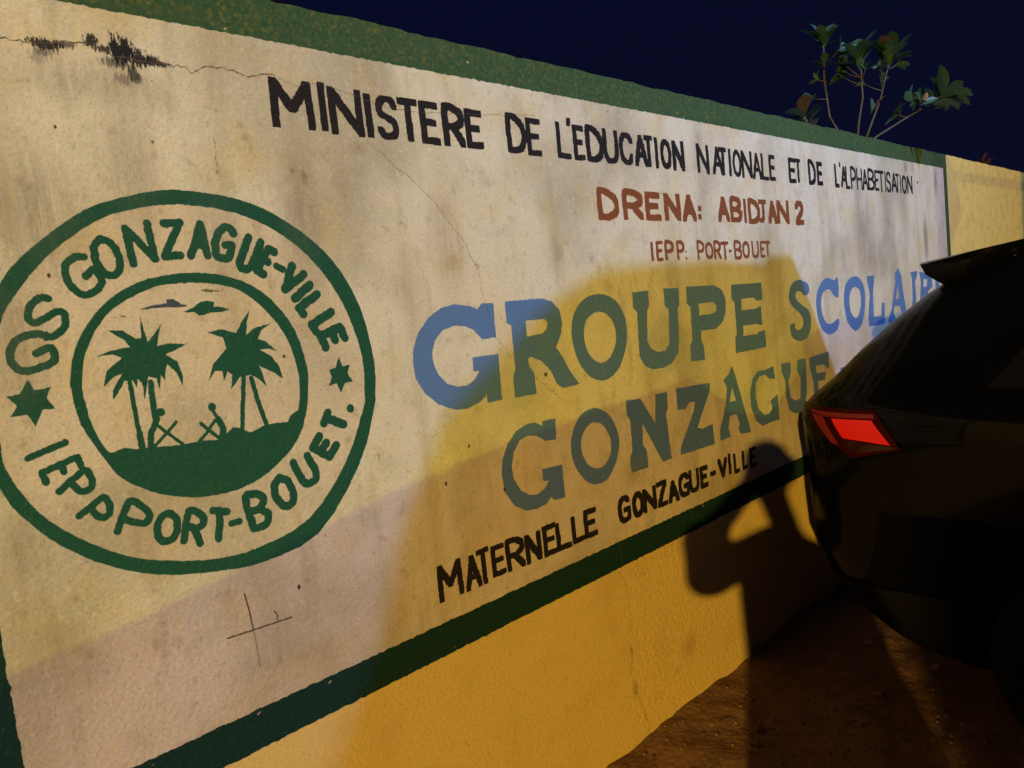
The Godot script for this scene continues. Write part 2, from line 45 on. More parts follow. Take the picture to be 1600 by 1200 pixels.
const LETTERS := [
["M",0.9211,2.1038,0.1161,0,0,0.1184,0.0215,"k"],
["I",1.0495,2.1051,0.0264,0,0,0.1211,0.0205,"k"],
["N",1.0797,2.1011,0.0978,0,0,0.12,0.0215,"k"],
["I",1.1811,2.103,0.03,0,0,0.1127,0.0225,"k"],
["S",1.2203,2.1031,0.0693,0,0,0.1126,0.0197,"k"],
["T",1.2925,2.1022,0.0673,0,0,0.1171,0.0227,"k"],
["E",1.3643,2.1007,0.0672,0,0,0.1186,0.0227,"k"],
["R",1.445,2.1018,0.082,0,0,0.1175,0.0241,"k"],
["E",1.5287,2.1013,0.067,0,0,0.1144,0.0241,"k"],
["D",1.6963,2.1011,0.0864,0,0,0.1193,0.0225,"k"],
["E",1.783,2.0986,0.0672,0,0,0.118,0.0214,"k"],
["L",1.9241,2.1001,0.0663,0,0,0.1187,0.0209,"k"],
["'",1.9747,2.2065,0.0307,0,0,0.0294,0.02,"k"],
["E",2.0069,2.099,0.0571,0,0,0.117,0.0218,"k"],
["D",2.0734,2.098,0.095,0,0,0.1219,0.0241,"k"],
["U",2.1674,2.0992,0.0848,0,0,0.1212,0.0226,"k"],
["C",2.2584,2.1003,0.081,0,0,0.1149,0.0222,"k"],
["A",2.3463,2.0988,0.0847,0,0,0.119,0.0247,"k"],
["T",2.41,2.0985,0.0579,0,0,0.12,0.0223,"k"],
["I",2.4755,2.0985,0.0254,0,0,0.1162,0.0214,"k"],
["O",2.5131,2.0987,0.0742,0,0,0.1165,0.022,"k"],
["N",2.595,2.0963,0.0837,0,0,0.1189,0.0246,"k"],
["N",2.7698,2.0964,0.0925,0,0,0.1208,0.0213,"k"],
["A",2.8877,2.0974,0.0857,0,0,0.1192,0.021,"k"],
["T",2.9414,2.0977,0.0651,0,0,0.1183,0.0229,"k"],
["I",3.0162,2.0966,0.0301,0,0,0.1177,0.0205,"k"],
["O",3.0548,2.0976,0.0743,0,0,0.1172,0.018,"k"],
["N",3.1308,2.0957,0.0952,0,0,0.1214,0.021,"k"],
["A",3.2295,2.0959,0.0809,0,0,0.1195,0.0194,"k"],
["L",3.3097,2.0952,0.0695,0,0,0.1213,0.0208,"k"],
["E",3.385,2.0964,0.06,0,0,0.1186,0.0223,"k"],
["E",3.5816,2.0946,0.0774,0,0,0.1212,0.0241,"k"],
["T",3.6565,2.0975,0.0571,0,0,0.1181,0.0209,"k"],
["D",3.7992,2.0959,0.0851,0,0,0.1239,0.0242,"k"],
["E",3.897,2.0964,0.0694,0,0,0.1211,0.025,"k"],
["L",4.1149,2.0954,0.0561,0,0,0.1232,0.0247,"k"],
["'",4.1745,2.203,0.0253,0,0,0.0278,0.0205,"k"],
["A",4.1926,2.098,0.0885,0,0,0.1148,0.0212,"k"],
["L",4.2564,2.0929,0.0576,0,0,0.1205,0.0194,"k"],
["P",4.3258,2.0936,0.0764,0,0,0.1221,0.02,"k"],
["H",4.4075,2.0921,0.0823,0,0,0.1238,0.0182,"k"],
["A",4.4894,2.0952,0.0846,0,0,0.1205,0.0199,"k"],
["B",4.5738,2.0987,0.1005,0,0,0.1199,0.0205,"k"],
["E",4.6764,2.0995,0.0661,0,0,0.119,0.0198,"k"],
["T",4.7347,2.0944,0.0844,0,0,0.1253,0.0203,"k"],
["I",4.8329,2.0969,0.0244,0,0,0.1215,0.0181,"k"],
["S",4.8614,2.0988,0.073,0,0,0.1199,0.0184,"k"],
["A",4.9412,2.0996,0.0976,0,0,0.1189,0.0216,"k"],
["T",5.0153,2.0989,0.0611,0,0,0.1173,0.0179,"k"],
["I",5.0834,2.0982,0.031,0,0,0.1155,0.0168,"k"],
["O",5.1217,2.0978,0.087,0,0,0.1167,0.0199,"k"],
["N",5.2164,2.1002,0.0977,0,0,0.1167,0.022,"k"],
["'",5.3971,2.171,0.034,0,0,0.0197,0.0183,"k"],
["D",2.1057,1.9022,0.1189,0,0,0.1114,0.0272,"r"],
["R",2.2489,1.9038,0.1221,0,0,0.1106,0.028,"r"],
["E",2.3853,1.9026,0.1,0,0,0.1089,0.0284,"r"],
["N",2.5082,1.9029,0.1112,0,0,0.1081,0.0287,"r"],
["A",2.6317,1.9008,0.1022,0,0,0.11,0.0287,"r"],
[":",2.7334,1.906,0.0476,0,0,0.07,0.0281,"r"],
["A",2.8982,1.9033,0.0978,0,0,0.1068,0.0269,"r"],
["B",3.0039,1.9019,0.1,0,0,0.1099,0.0254,"r"],
["I",3.1154,1.899,0.0286,0,0,0.1093,0.0233,"r"],
["D",3.1587,1.8972,0.1094,0,0,0.1112,0.0271,"r"],
["J",3.2551,1.9003,0.0731,0,0,0.1086,0.0249,"r"],
["A",3.3412,1.8985,0.0897,0,0,0.11,0.0291,"r"],
["N",3.431,1.8993,0.1223,0,0,0.1123,0.0292,"r"],
["2",3.6198,1.8966,0.0923,0,0,0.1168,0.03,"r"],
["I",2.3907,1.7536,0.0225,0,0,0.0739,0.0154,"r"],
["E",2.4288,1.7523,0.0461,0,0,0.0774,0.0151,"r"],
["P",2.4874,1.7538,0.0618,0,0,0.0765,0.0163,"r"],
["P",2.5686,1.7529,0.0543,0,0,0.0758,0.0154,"r"],
[":",2.6253,1.7519,0.0161,0,0,0.0437,0.011,"r"],
["P",2.7148,1.7504,0.056,0,0,0.0773,0.014,"r"],
["O",2.775,1.7505,0.063,0,0,0.0738,0.0144,"r"],
["R",2.8437,1.7489,0.0559,0,0,0.0778,0.0148,"r"],
["T",2.8993,1.7457,0.0631,0,0,0.0777,0.0161,"r"],
["-",2.9623,1.7729,0.0234,0,0,0.0206,0.0128,"r"],
["B",3.0098,1.7447,0.0663,0,0,0.0807,0.015,"r"],
["O",3.08,1.7461,0.0645,0,0,0.0789,0.0155,"r"],
["U",3.1637,1.7472,0.0642,0,0,0.0772,0.015,"r"],
["E",3.2411,1.7475,0.0435,0,0,0.0764,0.0154,"r"],
["T",3.2807,1.7477,0.0605,0,0,0.0758,0.0157,"r"],
["M",1.2376,0.8398,0.0923,0,0,0.1068,0.0193,"k"],
["A",1.3373,0.8366,0.0645,0,0,0.1035,0.0187,"k"],
["T",1.3875,0.8391,0.05,0,0,0.1081,0.0184,"k"],
["E",1.4437,0.8448,0.0568,0,0,0.097,0.0191,"k"],
["R",1.5043,0.8412,0.0789,0,0,0.1008,0.02,"k"],
["N",1.5869,0.8392,0.072,0,0,0.0963,0.021,"k"],
["E",1.6676,0.8394,0.0636,0,0,0.102,0.021,"k"],
["L",1.7283,0.8383,0.0724,0,0,0.0967,0.0218,"k"],
["L",1.8056,0.8409,0.0662,0,0,0.0951,0.0216,"k"],
["E",1.869,0.8397,0.0686,0,0,0.1005,0.0224,"k"],
["G",2.0543,0.8383,0.0745,0,0,0.0985,0.0226,"k"],
["O",2.1386,0.8359,0.0707,0,0,0.0984,0.0229,"k"],
["N",2.2048,0.839,0.0844,0,0,0.0915,0.023,"k"],
["Z",2.2925,0.8368,0.0687,0,0,0.1,0.0225,"k"],
["A",2.3665,0.8337,0.0713,0,0,0.0883,0.0233,"k"],
["G",2.4376,0.8366,0.078,0,0,0.0967,0.0225,"k"],
["U",2.5142,0.8378,0.0723,0,0,0.0961,0.0208,"k"],
["E",2.5931,0.8371,0.0616,0,0,0.0929,0.0241,"k"],
["-",2.6704,0.8744,0.0454,0,0,0.0169,0.0231,"k"],
["V",2.7331,0.8454,0.0752,0,0,0.0862,0.023,"k"],
["I",2.8109,0.8478,0.0337,0,0,0.0897,0.0227,"k"],
["L",2.8601,0.8402,0.0494,0,0,0.0909,0.0213,"k"],
["L",2.9316,0.8404,0.0459,0,0,0.0871,0.022,"k"],
["E",3,0.8348,0.0578,0,0,0.0911,0.0206,"k"],
["G",0.3267,1.5875,0.0834,0.0217,-0.0109,0.076,0.0146,"g"],
["S",0.3966,1.6459,0.0488,0.0453,-0.0455,0.0639,0.0137,"g"],
["G",0.4607,1.7178,0.0571,0.0398,-0.0394,0.0751,0.0143,"g"],
["O",0.5032,1.7568,0.0546,0.0218,-0.0211,0.0865,0.0151,"g"],
["N",0.5619,1.7869,0.058,0.013,-0.0072,0.0884,0.0158,"g"],
["Z",0.6239,1.8025,0.0492,0.0018,0.0086,0.0842,0.0167,"g"],
["A",0.6786,1.8031,0.0523,-0.0022,0.0153,0.0843,0.0173,"g"],
["G",0.7242,1.8009,0.0536,-0.0106,0.0286,0.0834,0.0181,"g"],
["U",0.7771,1.7796,0.0435,-0.017,0.044,0.0806,0.0189,"g"],
["E",0.8204,1.7702,0.0306,-0.0162,0.0451,0.0645,0.0195,"g"],
["V",0.8703,1.7357,0.0439,-0.0305,0.0509,0.0569,0.0203,"g"],
["I",0.9062,1.7062,0.0109,-0.0134,0.0611,0.041,0.021,"g"],
["L",0.9138,1.6852,0.0211,-0.0314,0.0709,0.0395,0.0213,"g"],
["L",0.9419,1.6431,0.0203,-0.0349,0.0748,0.0351,0.0217,"g"],
["E",0.9623,1.6166,0.0174,-0.0476,0.077,0.0224,0.0222,"g"],
["I",0.3226,1.448,0.0034,-0.016,0.0754,0.0205,0.0128,"g"],
["E",0.3413,1.4141,0.0072,-0.0307,0.0743,0.0203,0.013,"g"],
["P",0.3633,1.3697,0.022,-0.0412,0.0589,0.0385,0.0135,"g"],
["P",0.3907,1.316,0.0198,-0.042,0.0578,0.0311,0.0136,"g"],
["P",0.4527,1.2623,0.0514,-0.0371,0.036,0.0657,0.0149,"g"],
["O",0.5199,1.2243,0.0506,-0.0255,0.0249,0.0698,0.0157,"g"],
["R",0.577,1.2051,0.0471,-0.0216,0.0235,0.0731,0.0162,"g"],
["T",0.635,1.1916,0.0466,-0.0155,0.0151,0.0746,0.0168,"g"],
["B",0.7352,1.1836,0.0592,0.0009,-0.013,0.0917,0.0181,"g"],
["O",0.8051,1.2102,0.0612,0.0048,-0.0181,0.0873,0.0187,"g"],
["U",0.8778,1.248,0.0559,0.0142,-0.0306,0.0773,0.0195,"g"],
["E",0.9588,1.3008,0.0336,0.0396,-0.0574,0.0418,0.0211,"g"],
["T",1.0041,1.3624,0.0234,0.0383,-0.0635,0.0333,0.0215,"g"]]
const BRUSH := [
["g",0.0167,[0.8829,1.7826,0.9001,1.7742]],
["g",0.0148,[0.6929,1.2178,0.7118,1.2171]],
["g",0.0203,[1.0322,1.4215,1.0334,1.4201]],
["g",0.0094,[0.5264,1.5571,0.5286,1.4992,0.5297,1.451]],
["g",0.0127,[0.531,1.4507,0.5315,1.4222]],
["g",0.0123,[0.567,1.5515,0.5653,1.5018,0.5661,1.4787]],
["g",0.0103,[0.7683,1.5423,0.7572,1.4772,0.7464,1.4137]],
["g",0.0111,[0.7847,1.5323,0.7928,1.481,0.8059,1.4218]],
["g",0.0169,[0.5774,1.4883,0.5784,1.4876]],
["g",0.0129,[0.5698,1.4752,0.5537,1.4494,0.5484,1.4217]],
["g",0.0068,[0.5702,1.4593,0.5833,1.4439,0.613,1.4134]],
["g",0.0068,[0.6062,1.4616,0.5829,1.4411,0.5564,1.4202]],
["g",0.0171,[0.687,1.4813,0.6874,1.4797]],
["g",0.0077,[0.6887,1.4699,0.6962,1.4534]],
["g",0.0143,[0.6974,1.4517,0.7046,1.4306,0.6988,1.4073]],
["g",0.007,[0.6892,1.4516,0.6682,1.4282,0.6444,1.4087]],
["g",0.0077,[0.6578,1.4496,0.6732,1.4318,0.6957,1.4078]],
["x",0.0037,[0.6994,1.0532,0.7049,1.0119,0.7081,0.9627]],
["y",0.0038,[0.7081,0.9627,0.7108,0.9247,0.7117,0.8787]],
["x",0.0038,[0.648,0.9688,0.7096,0.965,0.7625,0.9624,0.8023,0.9613]],
["x",0.0033,[0.7635,0.9898,0.7695,0.9772,0.767,0.9683]]]
const CRACKS := [
[3,[0.382,2.215,0.4123,2.2157,0.4561,2.2162,0.4897,2.2236,0.5415,2.2324,0.5717,2.2226,0.5847,2.2134,0.6288,2.2127,0.6666,2.2107,0.7023,2.2121,0.7307,2.2123,0.7454,2.2004,0.7686,2.2159,0.8126,2.2223,0.8435,2.2205,0.8745,2.2143,0.8979,2.2155,0.9182,2.2248,0.9375,2.2253,0.9462,2.2178]],
[1.6,[0.9514,2.2199,0.9909,2.206,1.0266,2.2167,1.0717,2.2243,1.0975,2.2153,1.1711,2.2057,1.2276,2.1882,1.3531,2.1854,1.4679,2.1925,1.6719,2.2104,1.8437,2.2285]],
[1.6,[1.1788,2.099,1.229,2.0605,1.2602,2.0343,1.3051,2.0081,1.3441,1.9756,1.3885,1.9404,1.4234,1.8932,1.4814,1.83,1.491,1.795,1.5185,1.761,1.524,1.6954,1.5331,1.6536,1.5592,1.5488,1.5942,1.5144,1.6165,1.4808,1.7456,1.3841,1.8421,1.3074]],
[1.6,[2.036,0.6758,2.0686,0.6037,2.0682,0.4935,2.0488,0.4039,2.0564,0.3453,2.0346,0.3126,2.0591,0.2534,2.0646,0.2158,2.0972,0.1303,2.1175,0.0347]],
[1.2,[0.7773,2.068,0.7731,2.0191,0.7739,1.9941]]]
const STAINS := [
[0.4659,2.2167,0.0335,0.0108,0,0.9],
[0.4993,2.2216,0.0276,0.007,0,0.6],
[0.5523,2.2349,0.0135,0.0153,0,0.9],
[0.5717,2.2226,0.0197,0.0082,0,0.8],
[0.5938,2.2261,0.011,0.0323,0,1],
[0.612,2.2253,0.0229,0.0289,0,1],
[0.6367,2.2158,0.0261,0.0181,0,0.9],
[0.6635,2.2161,0.0213,0.0129,0,0.9],
[0.6861,2.2105,0.0218,0.0065,0,0.8],
[0.6243,2.1813,0.0114,0.0212,0,0.7],
[0.6039,2.1689,0.0203,0.0136,0,0.35],
[0.6347,2.175,0.0073,0.0106,0,0.5],
[0.4675,2.2056,0.0224,0.0128,0,0.35],
[0.4526,2.1908,0.0176,0.0147,0,0.22],
[0.5974,2.2003,0.0353,0.0125,0,0.5],
[0.9566,2.0057,0.0068,0.0091,1,0.7],
[0.9867,1.9907,0.0104,0.0245,1,0.8],
[0.978,2.025,0.0447,0.0837,1,0.28],
[1.1516,2.0728,0.0312,0.0227,1,0.4],
[0.3701,1.1572,0.0096,0.0098,1,0.5],
[0.2837,1.1562,0.0069,0.0082,1,0.4],
[0.5418,1.0025,0.0152,0.016,1,0.35],
[0.5008,1.0101,0.0098,0.0184,1,0.4],
[0.3797,1.0407,0.0131,0.0124,1,0.4],
[1.0986,1.2852,0.0058,0.0131,1,0.7],
[0.8496,2.0742,0.0124,0.013,1,0.5],
[0.8593,2.0564,0.0047,0.0145,1,0.35],
[0.7724,1.994,0.0058,0.007,1,0.7],
[0.7715,2.0079,0.0088,0.0253,1,0.25],
[1.8847,1.7952,0.0219,0.033,1,0.35],
[2.0452,1.7707,0.0171,0.0259,1,0.4],
[1.4249,1.7765,0.0285,0.0287,1,0.25],
[2.1653,1.0118,0.0748,0.059,1,0.35],
[2.0748,1.7372,0.0174,0.0435,1,0.25],
[2.1247,1.6689,0.0287,0.0309,1,0.25],
[2.1802,1.6481,0.0148,0.0224,1,0.3],
[0.6562,1.2888,0.0413,0.0415,1,0.12],
[0.892,1.0558,0.0422,0.0383,1,0.15],
[0.8808,0.8578,0.0506,0.0308,1,0.15],
[0.4124,1.7795,0.0034,0.0048,2,1],
[0.8718,1.5713,0.0039,0.0045,2,1],
[0.8322,1.0244,0.0042,0.0068,2,1],
[1.3077,1.1634,0.0045,0.0071,2,1],
[1.5285,1.0959,0.0052,0.0076,2,1],
[1.759,1.4131,0.0089,0.008,2,0.8],
[0.4634,2.0617,0.0028,0.0037,2,0.9],
[0.6419,2.0473,0.0033,0.004,2,0.7],
[1.4072,1.251,0.0048,0.0055,2,0.8],
[2.7211,1.5096,0.0096,0.0051,2,0.5],
[4.4789,1.8373,0.1875,0.2673,3,0.55],
[4.8107,1.8737,0.1456,0.3004,3,0.4],
[5.159,1.9928,0.0691,0.237,3,0.25],
[5.5155,1.8127,0.0512,0.1875,3,0.8],
[5.7815,2.1977,0.041,0.0947,3,0.6],
[4.416,2.1183,0.0912,0.1054,3,0.25],
[4.6469,1.6898,0.1786,0.1467,3,0.4],
[4.0222,1.806,0.0321,0.165,3,0.18],
[5.2059,2.262,0.0349,0.0397,3,0.7],
[5.3241,2.2689,0.0361,0.0565,3,0.3],
[2.0557,0.3769,0.0084,0.0229,1,0.55],
[2.056,0.2336,0.019,0.0361,1,0.6],
[2.4172,0.2595,0.0633,0.0574,1,0.3],
[2.3211,0.1927,0.0169,0.0126,1,0.4],
[2.0995,0.1078,0.0065,0.02,1,0.5],
[1.8036,0.3047,0.0074,0.0049,1,0.4],
[0.4113,1.9002,0.0961,0.1441,3,0.45],
[0.3446,1.6516,0.0609,0.1415,3,0.42],
[0.5832,1.981,0.0747,0.1425,3,0.34],
[0.5479,2.1545,0.1559,0.0505,3,0.32],
[0.7454,1.9067,0.0575,0.1673,3,0.22],
[0.9626,1.8958,0.0615,0.1521,3,0.4],
[1.1354,1.9627,0.0581,0.097,3,0.2],
[1.414,1.8306,0.0706,0.1966,3,0.25],
[1.2614,1.7124,0.0556,0.1365,3,0.18],
[1.8676,1.7852,0.0372,0.1232,3,0.3],
[2.5232,1.7225,0.0874,0.0975,3,0.2],
[0.2815,1.2783,0.0585,0.07,3,0.3],
[0.3282,1.0881,0.0621,0.0483,3,0.25],
[0.7333,0.8851,0.1052,0.0436,3,0.2]]

const FONT := {
	"M": [[0,0, .04,1, .5,.38, .96,1, 1,0]], "I": [[.5,0, .5,1]], "N": [[0,0, 0,1, 1,0, 1,1]],
	"S": [[1,.82, .78,1, .3,1, .03,.82, .12,.6, .85,.42, 1,.22, .75,0, .25,0, 0,.16]],
	"T": [[0,1, 1,1], [.5,1, .5,0]], "E": [[1,1, 0,1, 0,0, 1,0], [0,.52, .8,.52]],
	"R": [[0,0, 0,1, .62,1, .98,.84, .95,.62, .6,.48, 0,.48], [.45,.48, 1,0]],
	"D": [[0,0, 0,1, .5,.97, .88,.76, 1,.48, .88,.16, .5,0, 0,0]], "L": [[0,1, 0,0, 1,0]],
	"U": [[0,1, 0,.25, .2,.03, .5,0, .82,.05, 1,.28, 1,1]],
	"C": [[1,.82, .75,1, .35,1, .06,.78, 0,.45, .12,.14, .42,0, .78,.02, 1,.24]],
	"A": [[0,0, .48,1, 1,0], [.2,.34, .8,.34]],
	"O": [[.5,1, .14,.84, 0,.5, .14,.14, .5,0, .86,.14, 1,.5, .86,.84, .5,1]],
	"P": [[0,0, 0,1, .65,1, 1,.82, .95,.58, .6,.45, 0,.45]], "H": [[0,0, 0,1], [1,0, 1,1], [0,.5, 1,.5]],
	"B": [[0,0, 0,1, .7,1, .95,.8, .6,.54, 0,.54], [.6,.54, 1,.34, .9,.08, .6,0, 0,0]],
	"J": [[0,1, 1,1], [.6,1, .6,.2, .4,.02, 0,.05]], "Z": [[0,1, 1,1, 0,0, 1,0]], "V": [[0,1, .5,0, 1,1]],
	"G": [[.95,.86, .7,1, .32,.98, .06,.76, 0,.42, .15,.1, .5,0, .95,.06, .98,.46, .6,.44]],
	"2": [[0,.82, .3,1, .75,1, 1,.78, .8,.5, 0,0, 1,0]], ":": [[.5,.82, .5,.84], [.5,.06, .5,.08]],
	"'": [[.6,1, .4,0]], "-": [[0,.5, 1,.5]]}

# real-world base colours (linear)
const HUES := {
	"c": Color(.60, .535, .43), "p": Color(.57, .47, .36), "b": Color(.085, .165, .36), "g": Color(.012, .068, .042), "k": Color(.014, .011, .012),
	"r": Color(.185, .056, .019), "s": Color(.05, .065, .085), "t": Color(.10, .11, .065), "x": Color(.10, .075, .06), "y": Color(.30, .25, .19), "w": Color(.70, .51, .165), "o": Color(.145, .13, .026), "m": Color(.034, .072, .030), "h": Color(.0065, .030, .024)}

var rng := RandomNumberGenerator.new()
var wob := FastNoiseLite.new()
var taken := {}


func srgb(c: Color) -> Color:
	return c.linear_to_srgb()

func tag(o: Node, label: String, category: String, group := "") -> void:
	o.set_meta("label", label)
	o.set_meta("category", category)
	if group:
		o.set_meta("group", group)

func thing(called: String, label: String, category: String, at := Vector3.ZERO, turn := 0.0, group := "") -> Node3D:
	var o := Node3D.new()
	o.name = called
	add_child(o, true)
	o.position = at
	o.rotation.y = turn
	tag(o, label, category, group)
	return o

func put(called: String, mesh: Mesh, m: Material, parent: Node) -> MeshInstance3D:
	var o := MeshInstance3D.new()
	o.name = called
	o.mesh = mesh
	if m:
		o.material_override = m
	parent.add_child(o, true)
	return o

func plain(c: Color, rough := .8, metal := 0.0) -> StandardMaterial3D:
	var m := StandardMaterial3D.new()
	m.albedo_color = srgb(c)
	m.roughness = rough
	m.metallic = metal
	return m

func done(st: SurfaceTool, smooth := false) -> ArrayMesh:
	st.generate_normals()
	if smooth:
		st.index()
	return st.commit()

func quad(st: SurfaceTool, a: Vector3, b: Vector3, c: Vector3, d: Vector3) -> void:
	for v in [a, b, c, a, c, d]:
		st.add_vertex(v)

func tube(st: SurfaceTool, pts: Array, radii: Array, sides := 8, cap := true) -> void:
	var rings := []
	var side := Vector3.UP
	for i in pts.size():
		var d: Vector3 = (pts[mini(i + 1, pts.size() - 1)] - pts[maxi(i - 1, 0)]).normalized()
		if absf(d.dot(side)) > .95:
			side = Vector3.RIGHT if absf(d.x) < .9 else Vector3.FORWARD
		var u := d.cross(side).normalized()
		var v := d.cross(u).normalized()
		var ring := []
		for k in sides:
			var a := TAU * k / sides
			ring.append(pts[i] + (u * cos(a) + v * sin(a)) * radii[i])
		rings.append(ring)
	for i in rings.size() - 1:
		for k in sides:
			var n := (k + 1) % sides
			quad(st, rings[i][k], rings[i + 1][k], rings[i + 1][n], rings[i][n])
	if cap:
		for k in range(1, sides - 1):
			for v in [rings[0][0], rings[0][k], rings[0][k + 1]]:
				st.add_vertex(v)
			var e: Array = rings[-1]
			for v in [e[0], e[k + 1], e[k]]:
				st.add_vertex(v)

func box(st: SurfaceTool, lo: Vector3, hi: Vector3) -> void:
	var p := []
	for i in 8:
		p.append(Vector3(hi.x if i & 1 else lo.x, hi.y if i & 2 else lo.y, hi.z if i & 4 else lo.z))
	for f in [[0, 2, 3, 1], [4, 5, 7, 6], [0, 4, 6, 2], [1, 3, 7, 5], [0, 1, 5, 4], [2, 6, 7, 3]]:
		quad(st, p[f[0]], p[f[3]], p[f[2]], p[f[1]])

func begin(smooth := true) -> SurfaceTool:
	var st := SurfaceTool.new()
	st.begin(Mesh.PRIMITIVE_TRIANGLES)
	st.set_smooth_group(0 if smooth else -1)
	return st

# ------------------------------------------------------------------ the setting's light

func _ready() -> void:
	rng.seed = 11
	wob.seed = 5
	wob.frequency = 1.0
	var cam := Camera3D.new()
	cam.name = "camera"
	add_child(cam)
	var fwd := Vector3(.6944, -.0888, -.7141).normalized()
	var right := Vector3(.7059, -.1065, .7002).normalized()
	cam.transform = Transform3D(Basis(right, right.cross(fwd).normalized(), -fwd), Vector3(0, 1.609, 1.65))
	cam.fov = 53.57
	cam.near = .05
	cam.far = 600.0
	cam.current = true
	var env := Environment.new()
	env.background_mode = Environment.BG_SKY
	var sm := ProceduralSkyMaterial.new()
	sm.sky_top_color = srgb(Color(.0005, .0008, .0042))
	sm.sky_horizon_color = srgb(Color(.0007, .0009, .0040))
	sm.ground_horizon_color = srgb(Color(.0014, .0016, .0045))
	sm.ground_bottom_color = srgb(Color(.001, .001, .002))
	sm.sky_curve = .3
	var sky := Sky.new()
	sky.sky_material = sm
	env.sky = sky
	env.tonemap_mode = Environment.TONE_MAPPER_LINEAR
	env.tonemap_exposure = 4.0
	env.sdfgi_enabled = true
	env.ssao_enabled = true
	env.ssil_enabled = true
	var we := WorldEnvironment.new()
	we.environment = env
	add_child(we)
	street_lamp(STREET_LAMP_AT, Color(1.0, .61, .115), 305.0, .17, "tall street lamp with an orange sodium bulb, farthest down the street")
	street_lamp(SECOND_LAMP_AT, Color(.92, 1.0, .12), 19.0, .015, "street lamp with a yellow bulb behind the added shadow wall")
	street_lamp(WHITE_LAMP_AT, Color(.24, .45, 1.0), 5.6, .012, "tall street lamp with a cold blue white bulb beyond the added shadow board")
	ground()
	school_wall()
	car()
	fig_plant()
	seedling(Vector3(4.0, 2.39, -.08), fig_mats(), 1.0, "small leafy seedling sprouting from the green wall top beside the sapling")
	seedling(Vector3(7.45, 2.39, -.10), [plain(Color(.06, .015, .018), .6), plain(Color(.03, .03, .025), .6)], .8, "dark reddish seedling on the top of the plain yellow wall")
	billboard()
	shadow_wall()
	person()
	litter()

func street_lamp(at: Vector3, c: Color, energy: float, size: float, label: String) -> void:
	var t := thing("street_lamp", label, "street lamp", Vector3(at.x, 0, at.z), 0.0, "street lamps out on the street")
	var metal := plain(Color(.22, .22, .21), .6, .6)
	var h := at.y + .35
	var st := begin()
	tube(st, [Vector3(0, -.3, 1.4), Vector3(0, h * .6, 1.4), Vector3(0, h, 1.4)], [.11, .08, .06], 12)
	put("pole", done(st, true), metal, t)
	st = begin()
	tube(st, [Vector3(0, h - .1, 1.4), Vector3(0, h + .22, .8), Vector3(0, h + .16, .25)], [.045, .04, .035], 8)
	put("arm", done(st, true), metal, t)
	st = begin(false)
	box(st, Vector3(-.17, at.y + .2, -.35), Vector3(.17, at.y + .34, .4))
	put("lamp_head", done(st), metal, t)
	var glow := plain(c, .5)
	glow.emission_enabled = true
	glow.emission = srgb(c)
	glow.emission_energy_multiplier = 6.0
	var s := SphereMesh.new()
	s.radius = clampf(size, .05, .14)
	s.height = s.radius * 2.0
	s.radial_segments = 16
	s.rings = 8
	var b := put("bulb", s, glow, t)
	b.position = Vector3(0, at.y, 0)
	var l := OmniLight3D.new()
	l.name = "lamp_light"
	l.light_color = srgb(c)
	l.light_energy = energy
	l.light_size = size
	l.omni_range = 120.0
	l.omni_attenuation = 2.0
	l.shadow_enabled = true
	b.add_child(l)

# ------------------------------------------------------------------ painting on images

class Sheet:
	var img: Image
	var x0: float
	var y1: float
	var sx: float
	var sy: float
	var w: int
	var h: int
	func _init(ax0: float, ax1: float, ay0: float, ay1: float, aw: int, ah: int, c: Color) -> void:
		img = Image.create(aw, ah, false, Image.FORMAT_RGBA8)
		img.fill(c)
		x0 = ax0
		y1 = ay1
		sx = aw / (ax1 - ax0)
		sy = ah / (ay1 - ay0)
		w = aw
		h = ah
	func span(y: int, a: float, b: float, c: Color) -> void:
		var i := maxi(int(round(a)), 0)
		var j := mini(int(round(b)), w)
		if j > i:
			img.fill_rect(Rect2i(i, y, j - i, 1), c)
	func fill(contours: Array, c: Color) -> void:
		var lo := 1e9
		var hi := -1e9
		var edges := []
		for q: PackedVector2Array in contours:
			var n := q.size()
			for i in n:
				var a := Vector2((q[i].x - x0) * sx, (y1 - q[i].y) * sy)
				var e := q[(i + 1) % n]
				var b := Vector2((e.x - x0) * sx, (y1 - e.y) * sy)
				lo = minf(lo, a.y)
				hi = maxf(hi, a.y)
				edges.append([a, b])
		for y in range(maxi(int(lo), 0), mini(int(hi) + 1, h)):
			var yc := y + .5
			var xs := []
			for e in edges:
				var a: Vector2 = e[0]
				var b: Vector2 = e[1]
				if (a.y <= yc) != (b.y <= yc):
					xs.append(a.x + (b.x - a.x) * (yc - a.y) / (b.y - a.y))
			xs.sort()
			for i in range(0, xs.size() - 1, 2):
				span(y, xs[i], xs[i + 1], c)
	func dab(p: Vector2, rx: float, ry: float, c: Color) -> void:
		var a := Vector2((p.x - rx - x0) * sx, (y1 - p.y - ry) * sy)
		var b := Vector2((p.x + rx - x0) * sx, (y1 - p.y + ry) * sy)
		img.fill_rect(Rect2i(Vector2i(a.round()), Vector2i((b - a).round())).intersection(Rect2i(0, 0, w, h)), c)
	func disc(p: Vector2, r: float, c: Color) -> void:
		var cx := (p.x - x0) * sx
		var cy := (y1 - p.y) * sy
		var rx := r * sx
		var ry := r * sy
		if cx < -rx or cx > w + rx or cy < -ry or cy > h + ry:
			return
		for y in range(maxi(int(cy - ry), 0), mini(int(cy + ry) + 1, h)):
			var k := (y + .5 - cy) / ry
			if absf(k) < 1.0:
				var d := rx * sqrt(1.0 - k * k)
				span(y, cx - d, cx + d, c)

func pts(flat: Array) -> PackedVector2Array:
	var q := PackedVector2Array()
	for i in range(0, flat.size(), 2):
		q.append(Vector2(flat[i], flat[i + 1]))
	return q

